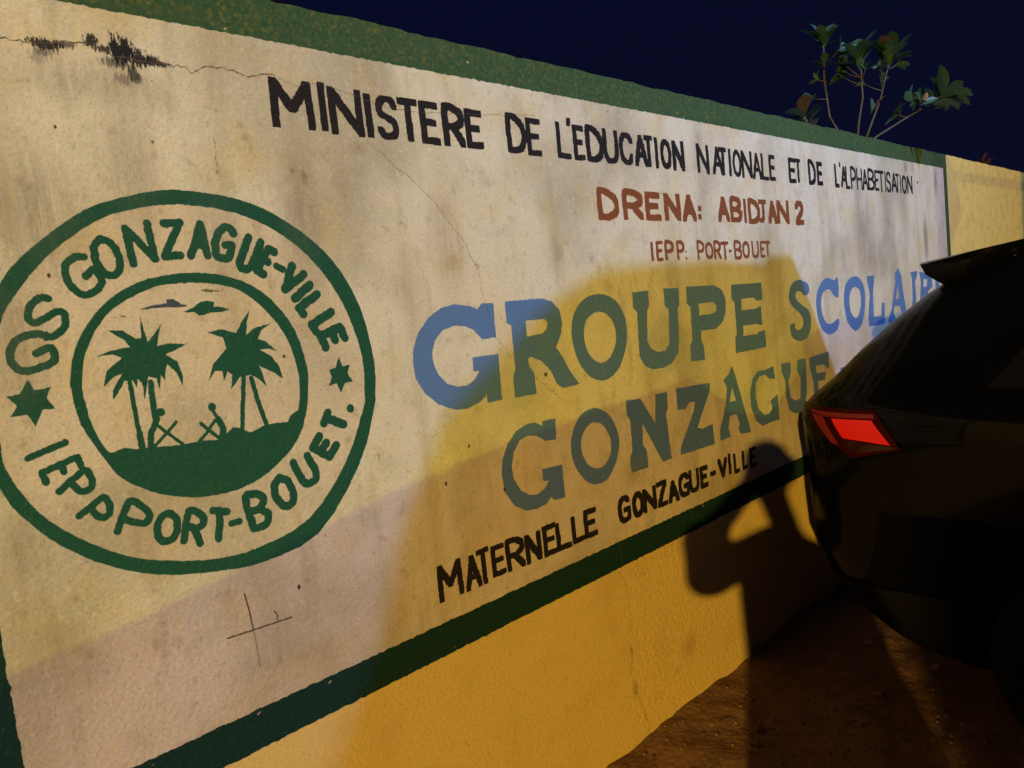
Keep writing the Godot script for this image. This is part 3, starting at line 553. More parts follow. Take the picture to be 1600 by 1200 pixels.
# a hand-painted edge wanders a little
func rough(q: PackedVector2Array, amp: float, step := .008) -> PackedVector2Array:
	var o := PackedVector2Array()
	var n := q.size()
	for i in n:
		var a := q[i]
		var b := q[(i + 1) % n]
		var k := maxi(1, int(a.distance_to(b) / step))
		for j in k:
			var p := a.lerp(b, float(j) / k)
			o.append(p + Vector2(wob.get_noise_2d(p.x * 55.0, p.y * 55.0), wob.get_noise_2d(p.x * 55.0 + 90.0, p.y * 55.0 + 40.0)) * amp)
	return o

func brush(sheets: Array, q: PackedVector2Array, width: float, c: Color, wave := .16, flat := false) -> void:
	for i in q.size() - 1:
		var l := q[i].distance_to(q[i + 1])
		var k := maxi(1, int(l / maxf(width * .12, .0012)))
		for j in k + 1:
			var p := q[i].lerp(q[i + 1], float(j) / k)
			p += Vector2(wob.get_noise_2d(p.x * 40.0, p.y * 40.0), wob.get_noise_2d(p.x * 40.0 + 70.0, p.y * 40.0)) * width * .12
			var r := width * .5 * (1.0 + wave * wob.get_noise_2d(p.x * 90.0 + 31.0, p.y * 90.0))
			for s: Sheet in sheets:
				if flat:
					s.dab(p + Vector2(0, 0), r * .92, r * .80, c)
				else:
					s.disc(p, r, c)

func letter(sheets: Array, g: Array, c: Color) -> void:
	var o := Vector2(g[1], g[2])
	var r := Vector2(g[3], g[4])
	var u := Vector2(g[5], g[6])
	var w: float = g[7]
	var hx := minf(.5, w * .46 / r.length())
	var hy := minf(.5, w * .46 / u.length())
	for path in FONT[g[0]]:
		var q := PackedVector2Array()
		for i in range(0, path.size(), 2):
			q.append(o + r * lerpf(hx, 1.0 - hx, path[i]) + u * lerpf(hy, 1.0 - hy, path[i + 1]))
		# round the corners of bowls a little by sampling a curve
		if q.size() > 5 and g[0] in ["S", "D", "U", "C", "O", "G", "P", "R", "B", "2", "J"]:
			q = curved(q)
		brush(sheets, q, w, c, .16, g[8] != "g")

func curved(q: PackedVector2Array) -> PackedVector2Array:
	var o := PackedVector2Array()
	for i in q.size() - 1:
		var a := q[maxi(i - 1, 0)]
		var b := q[i]
		var c := q[i + 1]
		var d := q[mini(i + 2, q.size() - 1)]
		for k in 4:
			var t := k / 4.0
			var cr := b.cubic_interpolate(c, a, d, t)
			o.append(b.lerp(c, t).lerp(cr, .75))
	o.append(q[-1])
	return o

func noise_image(n: int, sd: int, freq: float, oct: int, m := -1) -> Image:
	var f := FastNoiseLite.new()
	f.seed = sd
	f.noise_type = FastNoiseLite.TYPE_SIMPLEX_SMOOTH
	f.frequency = freq
	f.fractal_type = FastNoiseLite.FRACTAL_FBM
	f.fractal_octaves = oct
	return f.get_image(n, n if m < 0 else m, false, false, true)

# a see-through coat of one colour where the noise is high
func coat(src: Image, c: Color, lo: float, hi: float, amax: float) -> Image:
	var d := src.get_data()
	var o := PackedByteArray()
	o.resize(d.size() * 4)
	var cc := srgb(c)
	var ramp := PackedByteArray()
	for i in 256:
		ramp.append(int(255.0 * amax * smoothstep(lo, hi, i / 255.0)))
	var r := int(cc.r * 255)
	var g := int(cc.g * 255)
	var b := int(cc.b * 255)
	for i in d.size():
		var k := i * 4
		o[k] = r
		o[k + 1] = g
		o[k + 2] = b
		o[k + 3] = ramp[d[i]]
	return Image.create_from_data(src.get_width(), src.get_height(), false, Image.FORMAT_RGBA8, o)

func wash(sheets: Array, src: Image, c: Color, lo: float, hi: float, amax: float) -> void:
	var full := coat(src, c, lo, hi, amax)
	var w := full.get_width()
	var h := full.get_height()
	for s: Sheet in sheets:
		var x0 := int(round((s.x0 + .35) / 6.6 * w))
		var x1 := int(round((s.x0 + s.w / s.sx + .35) / 6.6 * w))
		var l := full.get_region(Rect2i(x0, 0, x1 - x0, h))
		l.resize(s.w, s.h, Image.INTERPOLATE_CUBIC)
		lay(s, l)

func lay(sheet: Sheet, layer: Image) -> void:
	sheet.img.blend_rect(layer, Rect2i(0, 0, layer.get_width(), layer.get_height()), Vector2i.ZERO)

func stain(sheet: Sheet, s: Array) -> void:
	var rx: float = s[2] * sheet.sx
	var ry: float = s[3] * sheet.sy
	var cx: float = (s[0] - sheet.x0) * sheet.sx
	var cy: float = (sheet.y1 - s[1]) * sheet.sy
	var kind := int(s[4])
	if cx < -rx * 2 or cx > sheet.w + rx * 2:
		return
	var grow := 1.35
	var iw := int(rx * 2 * grow) + 3
	var ih := int(ry * 2 * grow) + 3
	var im := Image.create(iw, ih, false, Image.FORMAT_RGBA8)
	var c: Color = srgb([Color(.018, .016, .018), Color(.20, .14, .065), Color(.05, .035, .025), Color(.16, .125, .09)][kind])
	for y in ih:
		for x in iw:
			var dx := (x - iw * .5) / rx
			var dy := (y - ih * .5) / ry
			var d := sqrt(dx * dx + dy * dy)
			if d > grow:
				continue
			var wx: float = s[0] + (x - iw * .5) / sheet.sx
			var wy: float = s[1] - (y - ih * .5) / sheet.sy
			var a := 0.0
			if kind == 0:
				var n := wob.get_noise_2d(wx * 160.0, wy * 38.0) * .75 + wob.get_noise_2d(wx * 420.0 + 9.0, wy * 170.0) * .45
				a = smoothstep(-.12, .22, n + .88 - d * .98)
			elif kind == 2:
				a = smoothstep(1.05, .7, d)
			else:
				var fx := 60.0 if kind == 1 else 45.0
				var fy := 60.0 if kind == 1 else 3.0
				var n := wob.get_noise_2d(wx * fx + 17.0, wy * fy) * .6 + wob.get_noise_2d(wx * fx * 4.0, wy * fy * 4.0) * .4
				a = smoothstep(1.3, .1, d) * clampf(.75 + n * .9, 0.0, 1.0)
			if a > .01:
				im.set_pixel(x, y, Color(c.r, c.g, c.b, a * float(s[5])))
	sheet.img.blend_rect(im, Rect2i(0, 0, iw, ih), Vector2i(int(cx - iw * .5), int(cy - ih * .5)))

func band(xa: float, xb: float, ya: float, yb: float) -> Array:
	return [rough(PackedVector2Array([Vector2(xa, ya), Vector2(xb, ya), Vector2(xb, yb), Vector2(xa, yb)]), .004, .012)]

func paint(sheets: Array) -> void:
	var hue := {}
	for k in HUES:
		hue[k] = srgb(HUES[k])
	for s: Sheet in sheets:
		s.fill(band(.19, 6.0, .74, 2.35), hue.c)
	for s: Sheet in sheets:
		s.fill([rough(pts(PAINT[0][1][0]), .0016)], hue.p)
	# weathering runs on across the whole face: broad dirt, yellowed lime, grey mould, rain runs, small brown spots
	wash(sheets, noise_image(704, 21, .012, 5, 300), Color(.33, .28, .20), .42, .92, .62)
	wash(sheets, noise_image(704, 33, .02, 5, 300), Color(.66, .48, .28), .5, .95, .30)
	wash(sheets, noise_image(1408, 43, .028, 5, 600), Color(.34, .31, .22), .55, 1.0, .36)
	wash(sheets, noise_image(1408, 57, .022, 5, 22), Color(.34, .28, .18), .55, 1.0, .34)
	wash(sheets, noise_image(1408, 61, .05, 4, 110), Color(.28, .21, .13), .62, 1.0, .28)
	wash(sheets, noise_image(2816, 65, .045, 4, 1200), Color(.24, .17, .095), .66, 1.0, .34)
	wash(sheets, noise_image(2816, 67, .10, 3, 1200), Color(.74, .68, .56), .6, 1.0, .45)
	for s: Sheet in sheets:
		s.fill(band(-.5, 7.0, -.5, .70), hue.w)
		s.fill(band(-.6, .2, -.5, 2.6), hue.w)
		s.fill(band(6.0, 6.6, -.5, 2.6), hue.w)
	wash(sheets, noise_image(704, 103, .03, 5, 300), Color(.52, .34, .10), .5, 1.0, .30)
	wash(sheets, noise_image(2816, 107, .06, 4, 1200), Color(.40, .27, .10), .64, 1.0, .26)
	for s: Sheet in sheets:
		s.fill(band(.14, 6.035, 2.3025, 2.6), hue.m)
		s.fill(band(.14, 6.035, .691, .7825), hue.h)
		s.fill(band(.13, .243, .695, 2.4), hue.h)
		s.fill(band(5.96, 6.035, .695, 2.4), hue.m)
	# the border along the wall's top is an older, duller green, evenly speckled with moss
	for i in 9000:
		var p := Vector2(rng.randf_range(.15, 6.03), rng.randf_range(2.31, 2.41))
		if i % 12 == 0:
			p = Vector2(rng.randf_range(5.972, 6.024), rng.randf_range(1.0, 2.4))
		var oc := srgb(HUES.m.lerp(HUES.o, rng.randf_range(-.15, .5)))
		var r := rng.randf_range(.0015, .006)
		for s: Sheet in sheets:
			s.disc(p, r, oc)
	for p in PAINT.slice(1):
		var cs := []
		for q in p[1]:
			cs.append(rough(pts(q), .0020 if p[0] == "b" else .0016))
		for s: Sheet in sheets:
			s.fill(cs, hue[p[0]])
	for g in LETTERS:
		letter(sheets, g, hue[g[8]])
	for b in BRUSH:
		brush(sheets, pts(b[2]), maxf(b[1], .0016), hue[b[0]], .1)
	# chips where the dark paint has come away
	for i in 26:
		var p := Vector2(rng.randf_range(.2, 5.9), rng.randf_range(.69, .785) if i % 2 else rng.randf_range(2.305, 2.39))
		var r := rng.randf_range(.0008, .0022)
		for k in 4:
			for s: Sheet in sheets:
				s.disc(p + Vector2(rng.randf_range(-1, 1), rng.randf_range(-1, 1)) * r * 1.4, r, srgb(Color(.42, .36, .24)))
	for s: Sheet in sheets:
		# grain
		var g := coat(noise_image(1024, 71, .16, 3), Color(.10, .075, .045), .5, 1.0, .26)
		var g2 := coat(noise_image(1024, 83, .13, 3), Color(.62, .55, .42), .66, 1.0, .24)
		for y in range(0, s.h, 1024):
			for x in range(0, s.w, 1024):
				s.img.blend_rect(g, Rect2i(0, 0, 1024, 1024), Vector2i(x, y))
				s.img.blend_rect(g2, Rect2i(0, 0, 1024, 1024), Vector2i(x, y))
	# pinholes and fly specks
	for i in 260:
		var p := Vector2(rng.randf_range(.25, 5.95), rng.randf_range(.8, 2.3))
		var r := rng.randf_range(.0006, .0017)
		for s: Sheet in sheets:
			s.disc(p, r, srgb(Color(.16, .11, .07)))
	for st in STAINS:
		for s: Sheet in sheets:
			stain(s, st)
	for c in CRACKS:
		var q := pts(c[1])
		var fine := PackedVector2Array()
		for i in q.size() - 1:
			var k := maxi(2, int(q[i].distance_to(q[i + 1]) / .007))
			for j in k:
				var p := q[i].lerp(q[i + 1], float(j) / k)
				fine.append(p + Vector2(wob.get_noise_2d(p.x * 130.0, p.y * 130.0), wob.get_noise_2d(p.x * 130.0 + 50.0, p.y * 130.0)) * .006)
		for i in fine.size() - 1:
			var wd: float = .00045 * c[0] * (.7 + .8 * absf(wob.get_noise_2d(fine[i].x * 60.0, 3.0)))
			for j in 5:
				for s: Sheet in sheets:
					s.disc(fine[i].lerp(fine[i + 1], j / 5.0), maxf(wd, .0007), srgb(Color(.10, .07, .045)))

func plaster(sheet: Sheet, sd: int) -> StandardMaterial3D:
	var m := StandardMaterial3D.new()
	m.albedo_texture = ImageTexture.create_from_image(sheet.img)
	m.roughness = .88
	m.metallic_specular = .25
	var hgt := noise_image(2048, sd, .07, 4)
	hgt.bump_map_to_normal_map(2.0)
	m.normal_enabled = true
	m.normal_texture = ImageTexture.create_from_image(hgt)
	m.normal_scale = .45
	return m

func tiled(c: Color, dark: Color, light: Color, n: int, sd: int, metres: float, bump: float) -> StandardMaterial3D:
	var im := Image.create(n, n, false, Image.FORMAT_RGBA8)
	im.fill(srgb(c))
	im.blend_rect(coat(noise_image(n, sd, .012, 4), dark, .45, .95, .5), Rect2i(0, 0, n, n), Vector2i.ZERO)
	im.blend_rect(coat(noise_image(n, sd + 1, .02, 4), light, .5, .95, .35), Rect2i(0, 0, n, n), Vector2i.ZERO)
	im.blend_rect(coat(noise_image(n, sd + 2, .14, 3), dark, .5, 1.0, .4), Rect2i(0, 0, n, n), Vector2i.ZERO)
	var m := StandardMaterial3D.new()
	m.albedo_texture = ImageTexture.create_from_image(im)
	m.roughness = .9
	m.metallic_specular = .25
	m.uv1_triplanar = true
	m.uv1_world_triplanar = true
	m.uv1_scale = Vector3.ONE / metres
	var hgt := noise_image(n, sd + 3, .03, 5)
	hgt.bump_map_to_normal_map(bump)
	m.normal_enabled = true
	m.normal_texture = ImageTexture.create_from_image(hgt)
	m.texture_repeat = true
	return m

# ------------------------------------------------------------------ the wall

func wall_top(x: float) -> float:
	return 2.398 + .006 * wob.get_noise_1d(x * 3.0) + .005 * wob.get_noise_1d(x * 14.0) + .003 * wob.get_noise_1d(x * 50.0)

func face(xa: float, xb: float, with_uv: bool) -> ArrayMesh:
	var st := begin(false)
	var n := maxi(2, int((xb - xa) / .03))
	for i in n:
		var a := lerpf(xa, xb, float(i) / n)
		var b := lerpf(xa, xb, float(i + 1) / n)
		var p := [Vector3(a, -.4, 0), Vector3(a, wall_top(a), 0), Vector3(b, wall_top(b), 0), Vector3(b, -.4, 0)]
		for k in [0, 1, 2, 0, 2, 3]:
			if with_uv:
				st.set_uv(Vector2((p[k].x - xa) / (xb - xa), (2.42 - p[k].y) / 2.82))
			st.add_vertex(p[k])
	st.generate_normals()
	if with_uv:
		st.generate_tangents()
	return st.commit()

func school_wall() -> void:
	var yellow := HUES.w as Color
	var left := Sheet.new(-.35, 2.05, -.4, 2.42, 2048, 2048, srgb(yellow))
	var rght := Sheet.new(2.05, 6.25, -.4, 2.42, 2048, 2048, srgb(yellow))
	paint([left, rght])
	var t := thing("school_wall", "long plastered school wall painted with green palm emblem and school names", "wall")
	put("mural_plaster", face(-.35, 2.05, true), plaster(left, 91), t)
	put("mural_plaster", face(2.05, 6.25, true), plaster(rght, 97), t)
	var ym := tiled(yellow, Color(.45, .30, .09), Color(.80, .62, .25), 1024, 131, 1.6, 2.0)
	put("yellow_plaster", face(6.25, 24.0, false), ym, t)
	put("yellow_plaster", face(-14.0, -.35, false), ym, t)
	# top and back of the wall
	var st := begin(false)
	var x := -14.0
	while x < 24.0:
		var b := x + .06
		quad(st, Vector3(x, wall_top(x), 0), Vector3(x, wall_top(x) - .01, -.2), Vector3(b, wall_top(b) - .01, -.2), Vector3(b, wall_top(b), 0))
		quad(st, Vector3(x, wall_top(x) - .01, -.2), Vector3(x, -.4, -.2), Vector3(b, -.4, -.2), Vector3(b, wall_top(b) - .01, -.2))
		x = b
	put("wall_back", done(st), tiled(Color(.32, .29, .23), Color(.15, .13, .09), Color(.42, .38, .28), 512, 151, 1.3, 2.0), t)

# ------------------------------------------------------------------ the ground

func ground_y(x: float, z: float) -> float:
	var near := exp(-z * 3.2) * .035
	return near + .022 * wob.get_noise_2d(x * 1.1, z * 1.1) + .02 * wob.get_noise_2d(x * 3.7, z * 3.7) + .007 * wob.get_noise_2d(x * 12.0, z * 12.0)

func ground() -> void:
	var xs := [-260.0, -120.0, -60.0, -30.0, -15.0, -8.0, -4.0, -2.0]
	var v := -1.0
	while v < 6.0:
		xs.append(v)
		v += .035
	xs.append_array([6.5, 8.0, 12.0, 20.0, 40.0, 80.0, 160.0, 300.0])
	var zs := [-200.0, -60.0, -20.0, -6.0, -2.0, -.12]
	v = -.04
	while v < 3.0:
		zs.append(v)
		v += .035
	zs.append_array([3.4, 4.0, 5.0, 7.0, 10.0, 16.0, 30.0, 60.0, 140.0, 280.0])
	var st := begin()
	for j in zs.size():
		for i in xs.size():
			st.add_vertex(Vector3(xs[i], ground_y(xs[i], zs[j]) if zs[j] > -.1 else 0.0, zs[j]))
	var w := xs.size()
	for j in zs.size() - 1:
		for i in w - 1:
			var k := j * w + i
			for e in [k, k + 1, k + w + 1, k, k + w + 1, k + w]:
				st.add_index(e)
	st.generate_normals()
	var m := tiled(Color(.165, .092, .052), Color(.06, .033, .020), Color(.26, .165, .10), 1024, 171, .9, 4.0)
	var o := put("ground", st.commit(), m, self)
	o.set_meta("kind", "structure")

# small loose matter on the earth
func litter() -> void:
	var st := begin(false)
	for i in 1100:
		var x := rng.randf_range(1.0, 4.2)
		var z := rng.randf_range(.02, 1.4)
		var r := rng.randf_range(.002, .009)
		if rng.randf() < .05:
			r *= rng.randf_range(1.5, 3.2)
		var c := Vector3(x, ground_y(x, z) + r * .3, z)
		var q := []
		for k in 6:
			var a := TAU * k / 6.0
			q.append(c + Vector3(cos(a) * rng.randf_range(.7, 1.2), rng.randf_range(-.3, .2), sin(a) * rng.randf_range(.7, 1.2)) * r)
		var top := c + Vector3(rng.randf_range(-.3, .3), .7, rng.randf_range(-.3, .3)) * r
		for k in 6:
			for p in [q[k], q[(k + 1) % 6], top]:
				st.add_vertex(p)
			for p in [q[(k + 1) % 6], q[k], c - Vector3(0, r, 0)]:
				st.add_vertex(p)
	var o := put("pebbles", done(st), tiled(Color(.20, .12, .07), Color(.08, .05, .03), Color(.34, .25, .17), 256, 191, .15, 2.0), self)
	o.set_meta("kind", "stuff")
	tag(o, "small pebbles and grit scattered over the brown earth", "pebbles")
	st = begin(false)
	for i in 60:
		var x := rng.randf_range(1.1, 4.0)
		var z := rng.randf_range(.04, 1.3)
		var a := rng.randf() * TAU
		var l := rng.randf_range(.015, .06)
		var p := Vector3(x, ground_y(x, z) + .004, z)
		var d := Vector3(cos(a), rng.randf_range(0, .2), sin(a)) * l
		tube(st, [p, p + d * .5 + Vector3(0, .004, 0), p + d], [.0015, .002, .001], 4)
	o = put("twigs", done(st), plain(Color(.035, .022, .015), .9), self)
	o.set_meta("kind", "stuff")
	tag(o, "dark broken twigs lying on the brown earth by the wall", "twigs")

# ------------------------------------------------------------------ the car, backed up to the wall; its own z runs forward from the tail

const CAR_X := 3.60
# height, tail z, nose z, half width, tail corner radius
const CAR := [
	[.20, .90, 4.40, .76, .20], [.26, .72, 4.54, .84, .24], [.33, .56, 4.64, .885, .27], [.41, .43, 4.68, .90, .29], [.50, .36, 4.70, .912, .30], [.62, .315, 4.71, .918, .30],
	[.80, .305, 4.68, .92, .30], [.95, .305, 4.62, .92, .30], [1.04, .295, 4.38, .92, .30], [1.10, .29, 4.06, .918, .30], [1.14, .295, 3.80, .91, .30], [1.18, .335, 3.64, .885, .28],
	[1.24, .405, 3.50, .84, .26], [1.34, .50, 3.34, .795, .25], [1.44, .61, 3.16, .75, .24], [1.53, .73, 2.98, .71, .22], [1.60, .84, 2.82, .675, .22], [1.65, .94, 2.66, .645, .22], [1.70, 1.08, 2.44, .59, .22], [1.73, 1.32, 2.14, .49, .22]]

func car_at(y: float) -> Array:
	for i in CAR.size() - 1:
		var a: Array = CAR[i]
		var b: Array = CAR[i + 1]
		if y <= b[0]:
			var t := clampf((y - a[0]) / (b[0] - a[0]), 0.0, 1.0)
			var o := []
			for k in 5:
				o.append(lerpf(a[k], b[k], t))
			return o
	return CAR[-1]

# half width of the car's skin at height y, z metres from the wall
func skin(y: float, z: float) -> float:
	var s := car_at(y)
	var r: float = s[4]
	if z < s[1] + r:
		var d := clampf((s[1] + r - z) / r, 0.0, 1.0)
		return s[3] - r + r * sqrt(1.0 - d * d)
	return s[3]

func car_ring(s: Array) -> Array:
	var q := []
	var rf := minf(.45, s[3] * .7)
	for c in [[-1, 1], [1, 1], [1, -1], [-1, -1]]:
		var r: float = rf if c[1] > 0 else s[4]
		var cx: float = c[0] * (s[3] - r)
		var cz: float = (s[2] - r) if c[1] > 0 else (s[1] + r)
		var a0: float = {[-1, 1]: PI, [1, 1]: PI * .5, [1, -1]: 0.0, [-1, -1]: -PI * .5}[c]
		for k in 8:
			var a := a0 - PI * .5 * k / 7.0
			q.append(Vector3(cx + cos(a) * r, s[0], cz + sin(a) * r))
	return q

# a panel lying on the car's side, given as [z, y] corners of a four-sided patch, lifted off the skin
func panel(side: int, q: Array, lift: float, n := 10) -> ArrayMesh:
	var st := begin()
	var grid := []
	for j in n + 1:
		var row := []
		for i in n + 1:
			var u := float(i) / n
			var v := float(j) / n
			var a: Vector2 = (q[0] as Vector2).lerp(q[1], u)
			var b: Vector2 = (q[3] as Vector2).lerp(q[2], u)
			var p := a.lerp(b, v)
			var nz := (skin(p.y, p.x + .01) - skin(p.y, p.x - .01)) / .02
			var ny := (skin(p.y + .01, p.x) - skin(p.y - .01, p.x)) / .02
			var nn := Vector3(1, -ny, -nz).normalized() * lift
			row.append(Vector3((skin(p.y, p.x) + nn.x) * side, p.y + nn.y, p.x + nn.z))
		grid.append(row)
	for j in n:
		for i in n:
			if side < 0:
				quad(st, grid[j][i], grid[j][i + 1], grid[j + 1][i + 1], grid[j + 1][i])
			else:
				quad(st, grid[j][i], grid[j + 1][i], grid[j + 1][i + 1], grid[j][i + 1])
	return done(st, true)

func wheel_mesh(profile: Array, turns := 28) -> ArrayMesh:
	var st := begin()
	for k in turns:
		var a := TAU * k / turns
		var b := TAU * (k + 1) / turns
		for i in profile.size() - 1:
			var p: Array = profile[i]
			var q: Array = profile[i + 1]
			quad(st, Vector3(p[0], sin(a) * p[1], cos(a) * p[1]), Vector3(q[0], sin(a) * q[1], cos(a) * q[1]), Vector3(q[0], sin(b) * q[1], cos(b) * q[1]), Vector3(p[0], sin(b) * p[1], cos(b) * p[1]))
	return done(st, true)

func car() -> void:
	var t := thing("parked_car", "black sport utility car backed up to the wall with its red tail lamp lit", "car", Vector3(CAR_X, 0, 0))
	var paintwork := plain(Color(.0014, .0015, .0032), .25, .0)
	paintwork.clearcoat_enabled = true
	paintwork.clearcoat = .18
	paintwork.clearcoat_roughness = .05
	paintwork.metallic_specular = .07
	var trim := plain(Color(.004, .004, .0045), .6)
	trim.metallic_specular = .1
	var glass := plain(Color(.004, .004, .005), .06)
	var rubber := plain(Color(.006, .006, .006), .85)
	rubber.metallic_specular = .15
	var st := begin()
	var rings := []
	for s in CAR:
		rings.append(car_ring(s))
	var n: int = rings[0].size()
	for i in rings.size() - 1:
		for k in n:
			var m := (k + 1) % n
			quad(st, rings[i][k], rings[i + 1][k], rings[i + 1][m], rings[i][m])
	for e in [[rings[0], true], [rings[-1], false]]:
		var mid := Vector3.ZERO
		for p in e[0]:
			mid += p / n
		for k in n:
			var m := (k + 1) % n
			for p in ([mid, e[0][k], e[0][m]] if e[1] else [mid, e[0][m], e[0][k]]):
				st.add_vertex(p)
	var shell := done(st, true)
	var csg := CSGMesh3D.new()
	csg.name = "body"
	csg.mesh = shell
	csg.material = paintwork
	t.add_child(csg)
	for w in [[-1, 1.30], [1, 1.30], [-1, 3.86], [1, 3.86]]:
		var c := CSGCylinder3D.new()
		c.name = "wheel_arch"
		c.operation = CSGShape3D.OPERATION_SUBTRACTION
		c.radius = .41
		c.height = .5
		c.sides = 32
		c.material = trim
		c.rotation.z = PI / 2
		c.position = Vector3(w[0] * .88, .36, w[1])
		csg.add_child(c, true)
	for s in [-1, 1]:
		for z in [1.30, 3.86]:
			var wh := put("wheel", wheel_mesh([[-.10, .22], [-.11, .24], [-.115, .30], [-.10, .335], [-.07, .35], [.07, .35], [.10, .335], [.115, .30], [.11, .24], [.10, .22]]), rubber, t)
			wh.position = Vector3(s * .80, .345, z)
			var rim := put("rim", wheel_mesh([[.0, .0], [.055 * s, .05], [.06 * s, .07], [.03 * s, .10], [.05 * s, .20], [.095 * s, .225], [.09 * s, .238]]), plain(Color(.10, .10, .105), .35, .8), wh)
			for k in 5:
				var sp := begin(false)
				box(sp, Vector3(-.018, .06, -.028), Vector3(.018, .215, .028))
				var spoke := put("spoke", done(sp), plain(Color(.14, .14, .145), .35, .8), wh)
				spoke.position = Vector3(.07 * s, 0, 0)
				spoke.rotation.x = TAU * k / 5.0
		# side glass: rear quarter, rear door, front door
		put("side_window", panel(s, [Vector2(.98, 1.22), Vector2(1.38, 1.22), Vector2(1.38, 1.52), Vector2(1.20, 1.50)], .004), glass, t)
		put("side_window", panel(s, [Vector2(1.44, 1.21), Vector2(2.26, 1.19), Vector2(2.26, 1.55), Vector2(1.44, 1.54)], .004), glass, t)
		put("side_window", panel(s, [Vector2(2.34, 1.19), Vector2(3.28, 1.19), Vector2(2.84, 1.54), Vector2(2.34, 1.55)], .004), glass, t)
		# waist line, sill and bumper trim
		put("sill_trim", panel(s, [Vector2(1.76, .25), Vector2(3.40, .25), Vector2(3.40, .40), Vector2(1.76, .40)], .012, 12), trim, t)
		put("bumper_trim", panel(s, [Vector2(.72, .30), Vector2(.90, .30), Vector2(.86, .52), Vector2(.46, .52)], .012, 12), trim, t)
		put("door_handle", panel(s, [Vector2(1.62, .96), Vector2(1.82, .96), Vector2(1.82, .99), Vector2(1.62, .99)], .03, 4), paintwork, t)
		# tail lamp: dark red lens wrapped round the corner, one cell of it lit
		var lens := plain(Color(.018, .0010, .0012), .15)
		lens.metallic_specular = .15
		var lamp := put("tail_lamp", panel(s, [Vector2(.57, .985), Vector2(.735, 1.02), Vector2(.655, 1.15), Vector2(.33, 1.155)], .008, 16), lens, t)
		var lit := plain(Color(.03, .001, .001), .3)
		lit.emission_enabled = true
		lit.emission = srgb(Color(1.0, .003, .002))
		lit.emission_energy_multiplier = .12
		var dim := plain(Color(.05, .002, .002), .25)
		dim.emission_enabled = true
		dim.emission = srgb(Color(1.0, .004, .003))
		dim.emission_energy_multiplier = .012
		put("lit_cell", panel(s, [Vector2(.545, 1.055), Vector2(.705, 1.036), Vector2(.645, 1.118), Vector2(.505, 1.120)], .013, 10), lit, lamp)
		put("light_guide", panel(s, [Vector2(.475, 1.125), Vector2(.655, 1.124), Vector2(.65, 1.137), Vector2(.40, 1.140)], .012, 8), dim, lamp)
		put("light_guide", panel(s, [Vector2(.50, 1.035), Vector2(.53, 1.03), Vector2(.47, 1.125), Vector2(.42, 1.130)], .012, 8), dim, lamp)
		put("reflector", panel(s, [Vector2(.575, 1.0), Vector2(.72, 1.024), Vector2(.705, 1.031), Vector2(.555, 1.046)], .011, 8), plain(Color(.012, .002, .002), .1), lamp)
		var bit := AreaLight3D.new()
		bit.name = "tail_light"
		bit.area_size = Vector2(.16, .08)
		bit.light_color = srgb(Color(1.0, .02, .01))
		bit.light_energy = .0025
		bit.shadow_enabled = true
		bit.position = Vector3(s * .945, 1.08, .60)
		bit.rotation.y = -PI / 2 * s
		t.add_child(bit, true)
		# door mirror
		st = begin()
		tube(st, [Vector3(s * .86, 1.14, 3.10), Vector3(s * .98, 1.16, 3.08), Vector3(s * 1.0, 1.165, 3.07)], [.03, .03, .06], 8)
		tube(st, [Vector3(s * .96, 1.17, 3.07), Vector3(s * 1.03, 1.18, 3.06), Vector3(s * 1.10, 1.175, 3.07), Vector3(s * 1.13, 1.17, 3.08)], [.07, .085, .075, .03], 10)
		put("door_mirror", done(st, true), paintwork, t)
	# roof spoiler over the tailgate
	st = begin()
	var rows := []
	for i in 13:
		var u := lerpf(-1.0, 1.0, i / 12.0)
		var x := u * .625
		var back := .62 + .12 * u * u
		var drop := .02 * u * u
		rows.append([Vector3(x, 1.65 - drop, back), Vector3(x, 1.715 - drop, 1.16), Vector3(x * .98, 1.60 - drop, 1.04), Vector3(x, 1.545 - drop, .85), Vector3(x, 1.615 - drop, back + .014)])
	for i in 12:
		for k in 5:
			var m := (k + 1) % 5
			quad(st, rows[i][k], rows[i][m], rows[i + 1][m], rows[i + 1][k])
	for e in [[rows[0], 1], [rows[-1], -1]]:
		for k in range(1, 4):
			for p in ([e[0][0], e[0][k + 1], e[0][k]] if e[1] > 0 else [e[0][0], e[0][k], e[0][k + 1]]):
				st.add_vertex(p)
	st.set_smooth_group(-1)
	put("roof_spoiler", done(st), paintwork, t)
	# tailgate glass and number plate
	st = begin()
	for j in 10:
		for i in 10:
			var c := []
			for e in [[0, 0], [0, 1], [1, 1], [1, 0]]:
				var y := lerpf(1.20, 1.52, (j + e[1]) / 10.0)
				var x := lerpf(-.5, .5, (i + e[0]) / 10.0)
				c.append(Vector3(x, y, car_at(y)[1] - .006))
			quad(st, c[3], c[2], c[1], c[0])
	put("rear_window", done(st, true), glass, t)
	st = begin(false)
	box(st, Vector3(-.26, .70, .290), Vector3(.26, .81, .299))
	put("number_plate", done(st), plain(Color(.6, .6, .58), .5), t)

# ------------------------------------------------------------------ plants on the wall

func leaf_mesh(l: float, w: float) -> ArrayMesh:
	var st := begin()
	var rows := []
	for i in 8:
		var t := i / 7.0
		var h := w * .5 * pow(maxf(sin(PI * clampf(pow(t, 1.45) * .96 + .04, 0.0, 1.0)), 0.0), .75)
		var y := -.10 * l * t * t
		rows.append([Vector3(-h, y + h * .35, t * l), Vector3(0, y, t * l), Vector3(h, y + h * .35, t * l)])
	for i in 7:
		for k in 2:
			quad(st, rows[i][k], rows[i][k + 1], rows[i + 1][k + 1], rows[i + 1][k])
	return done(st, true)

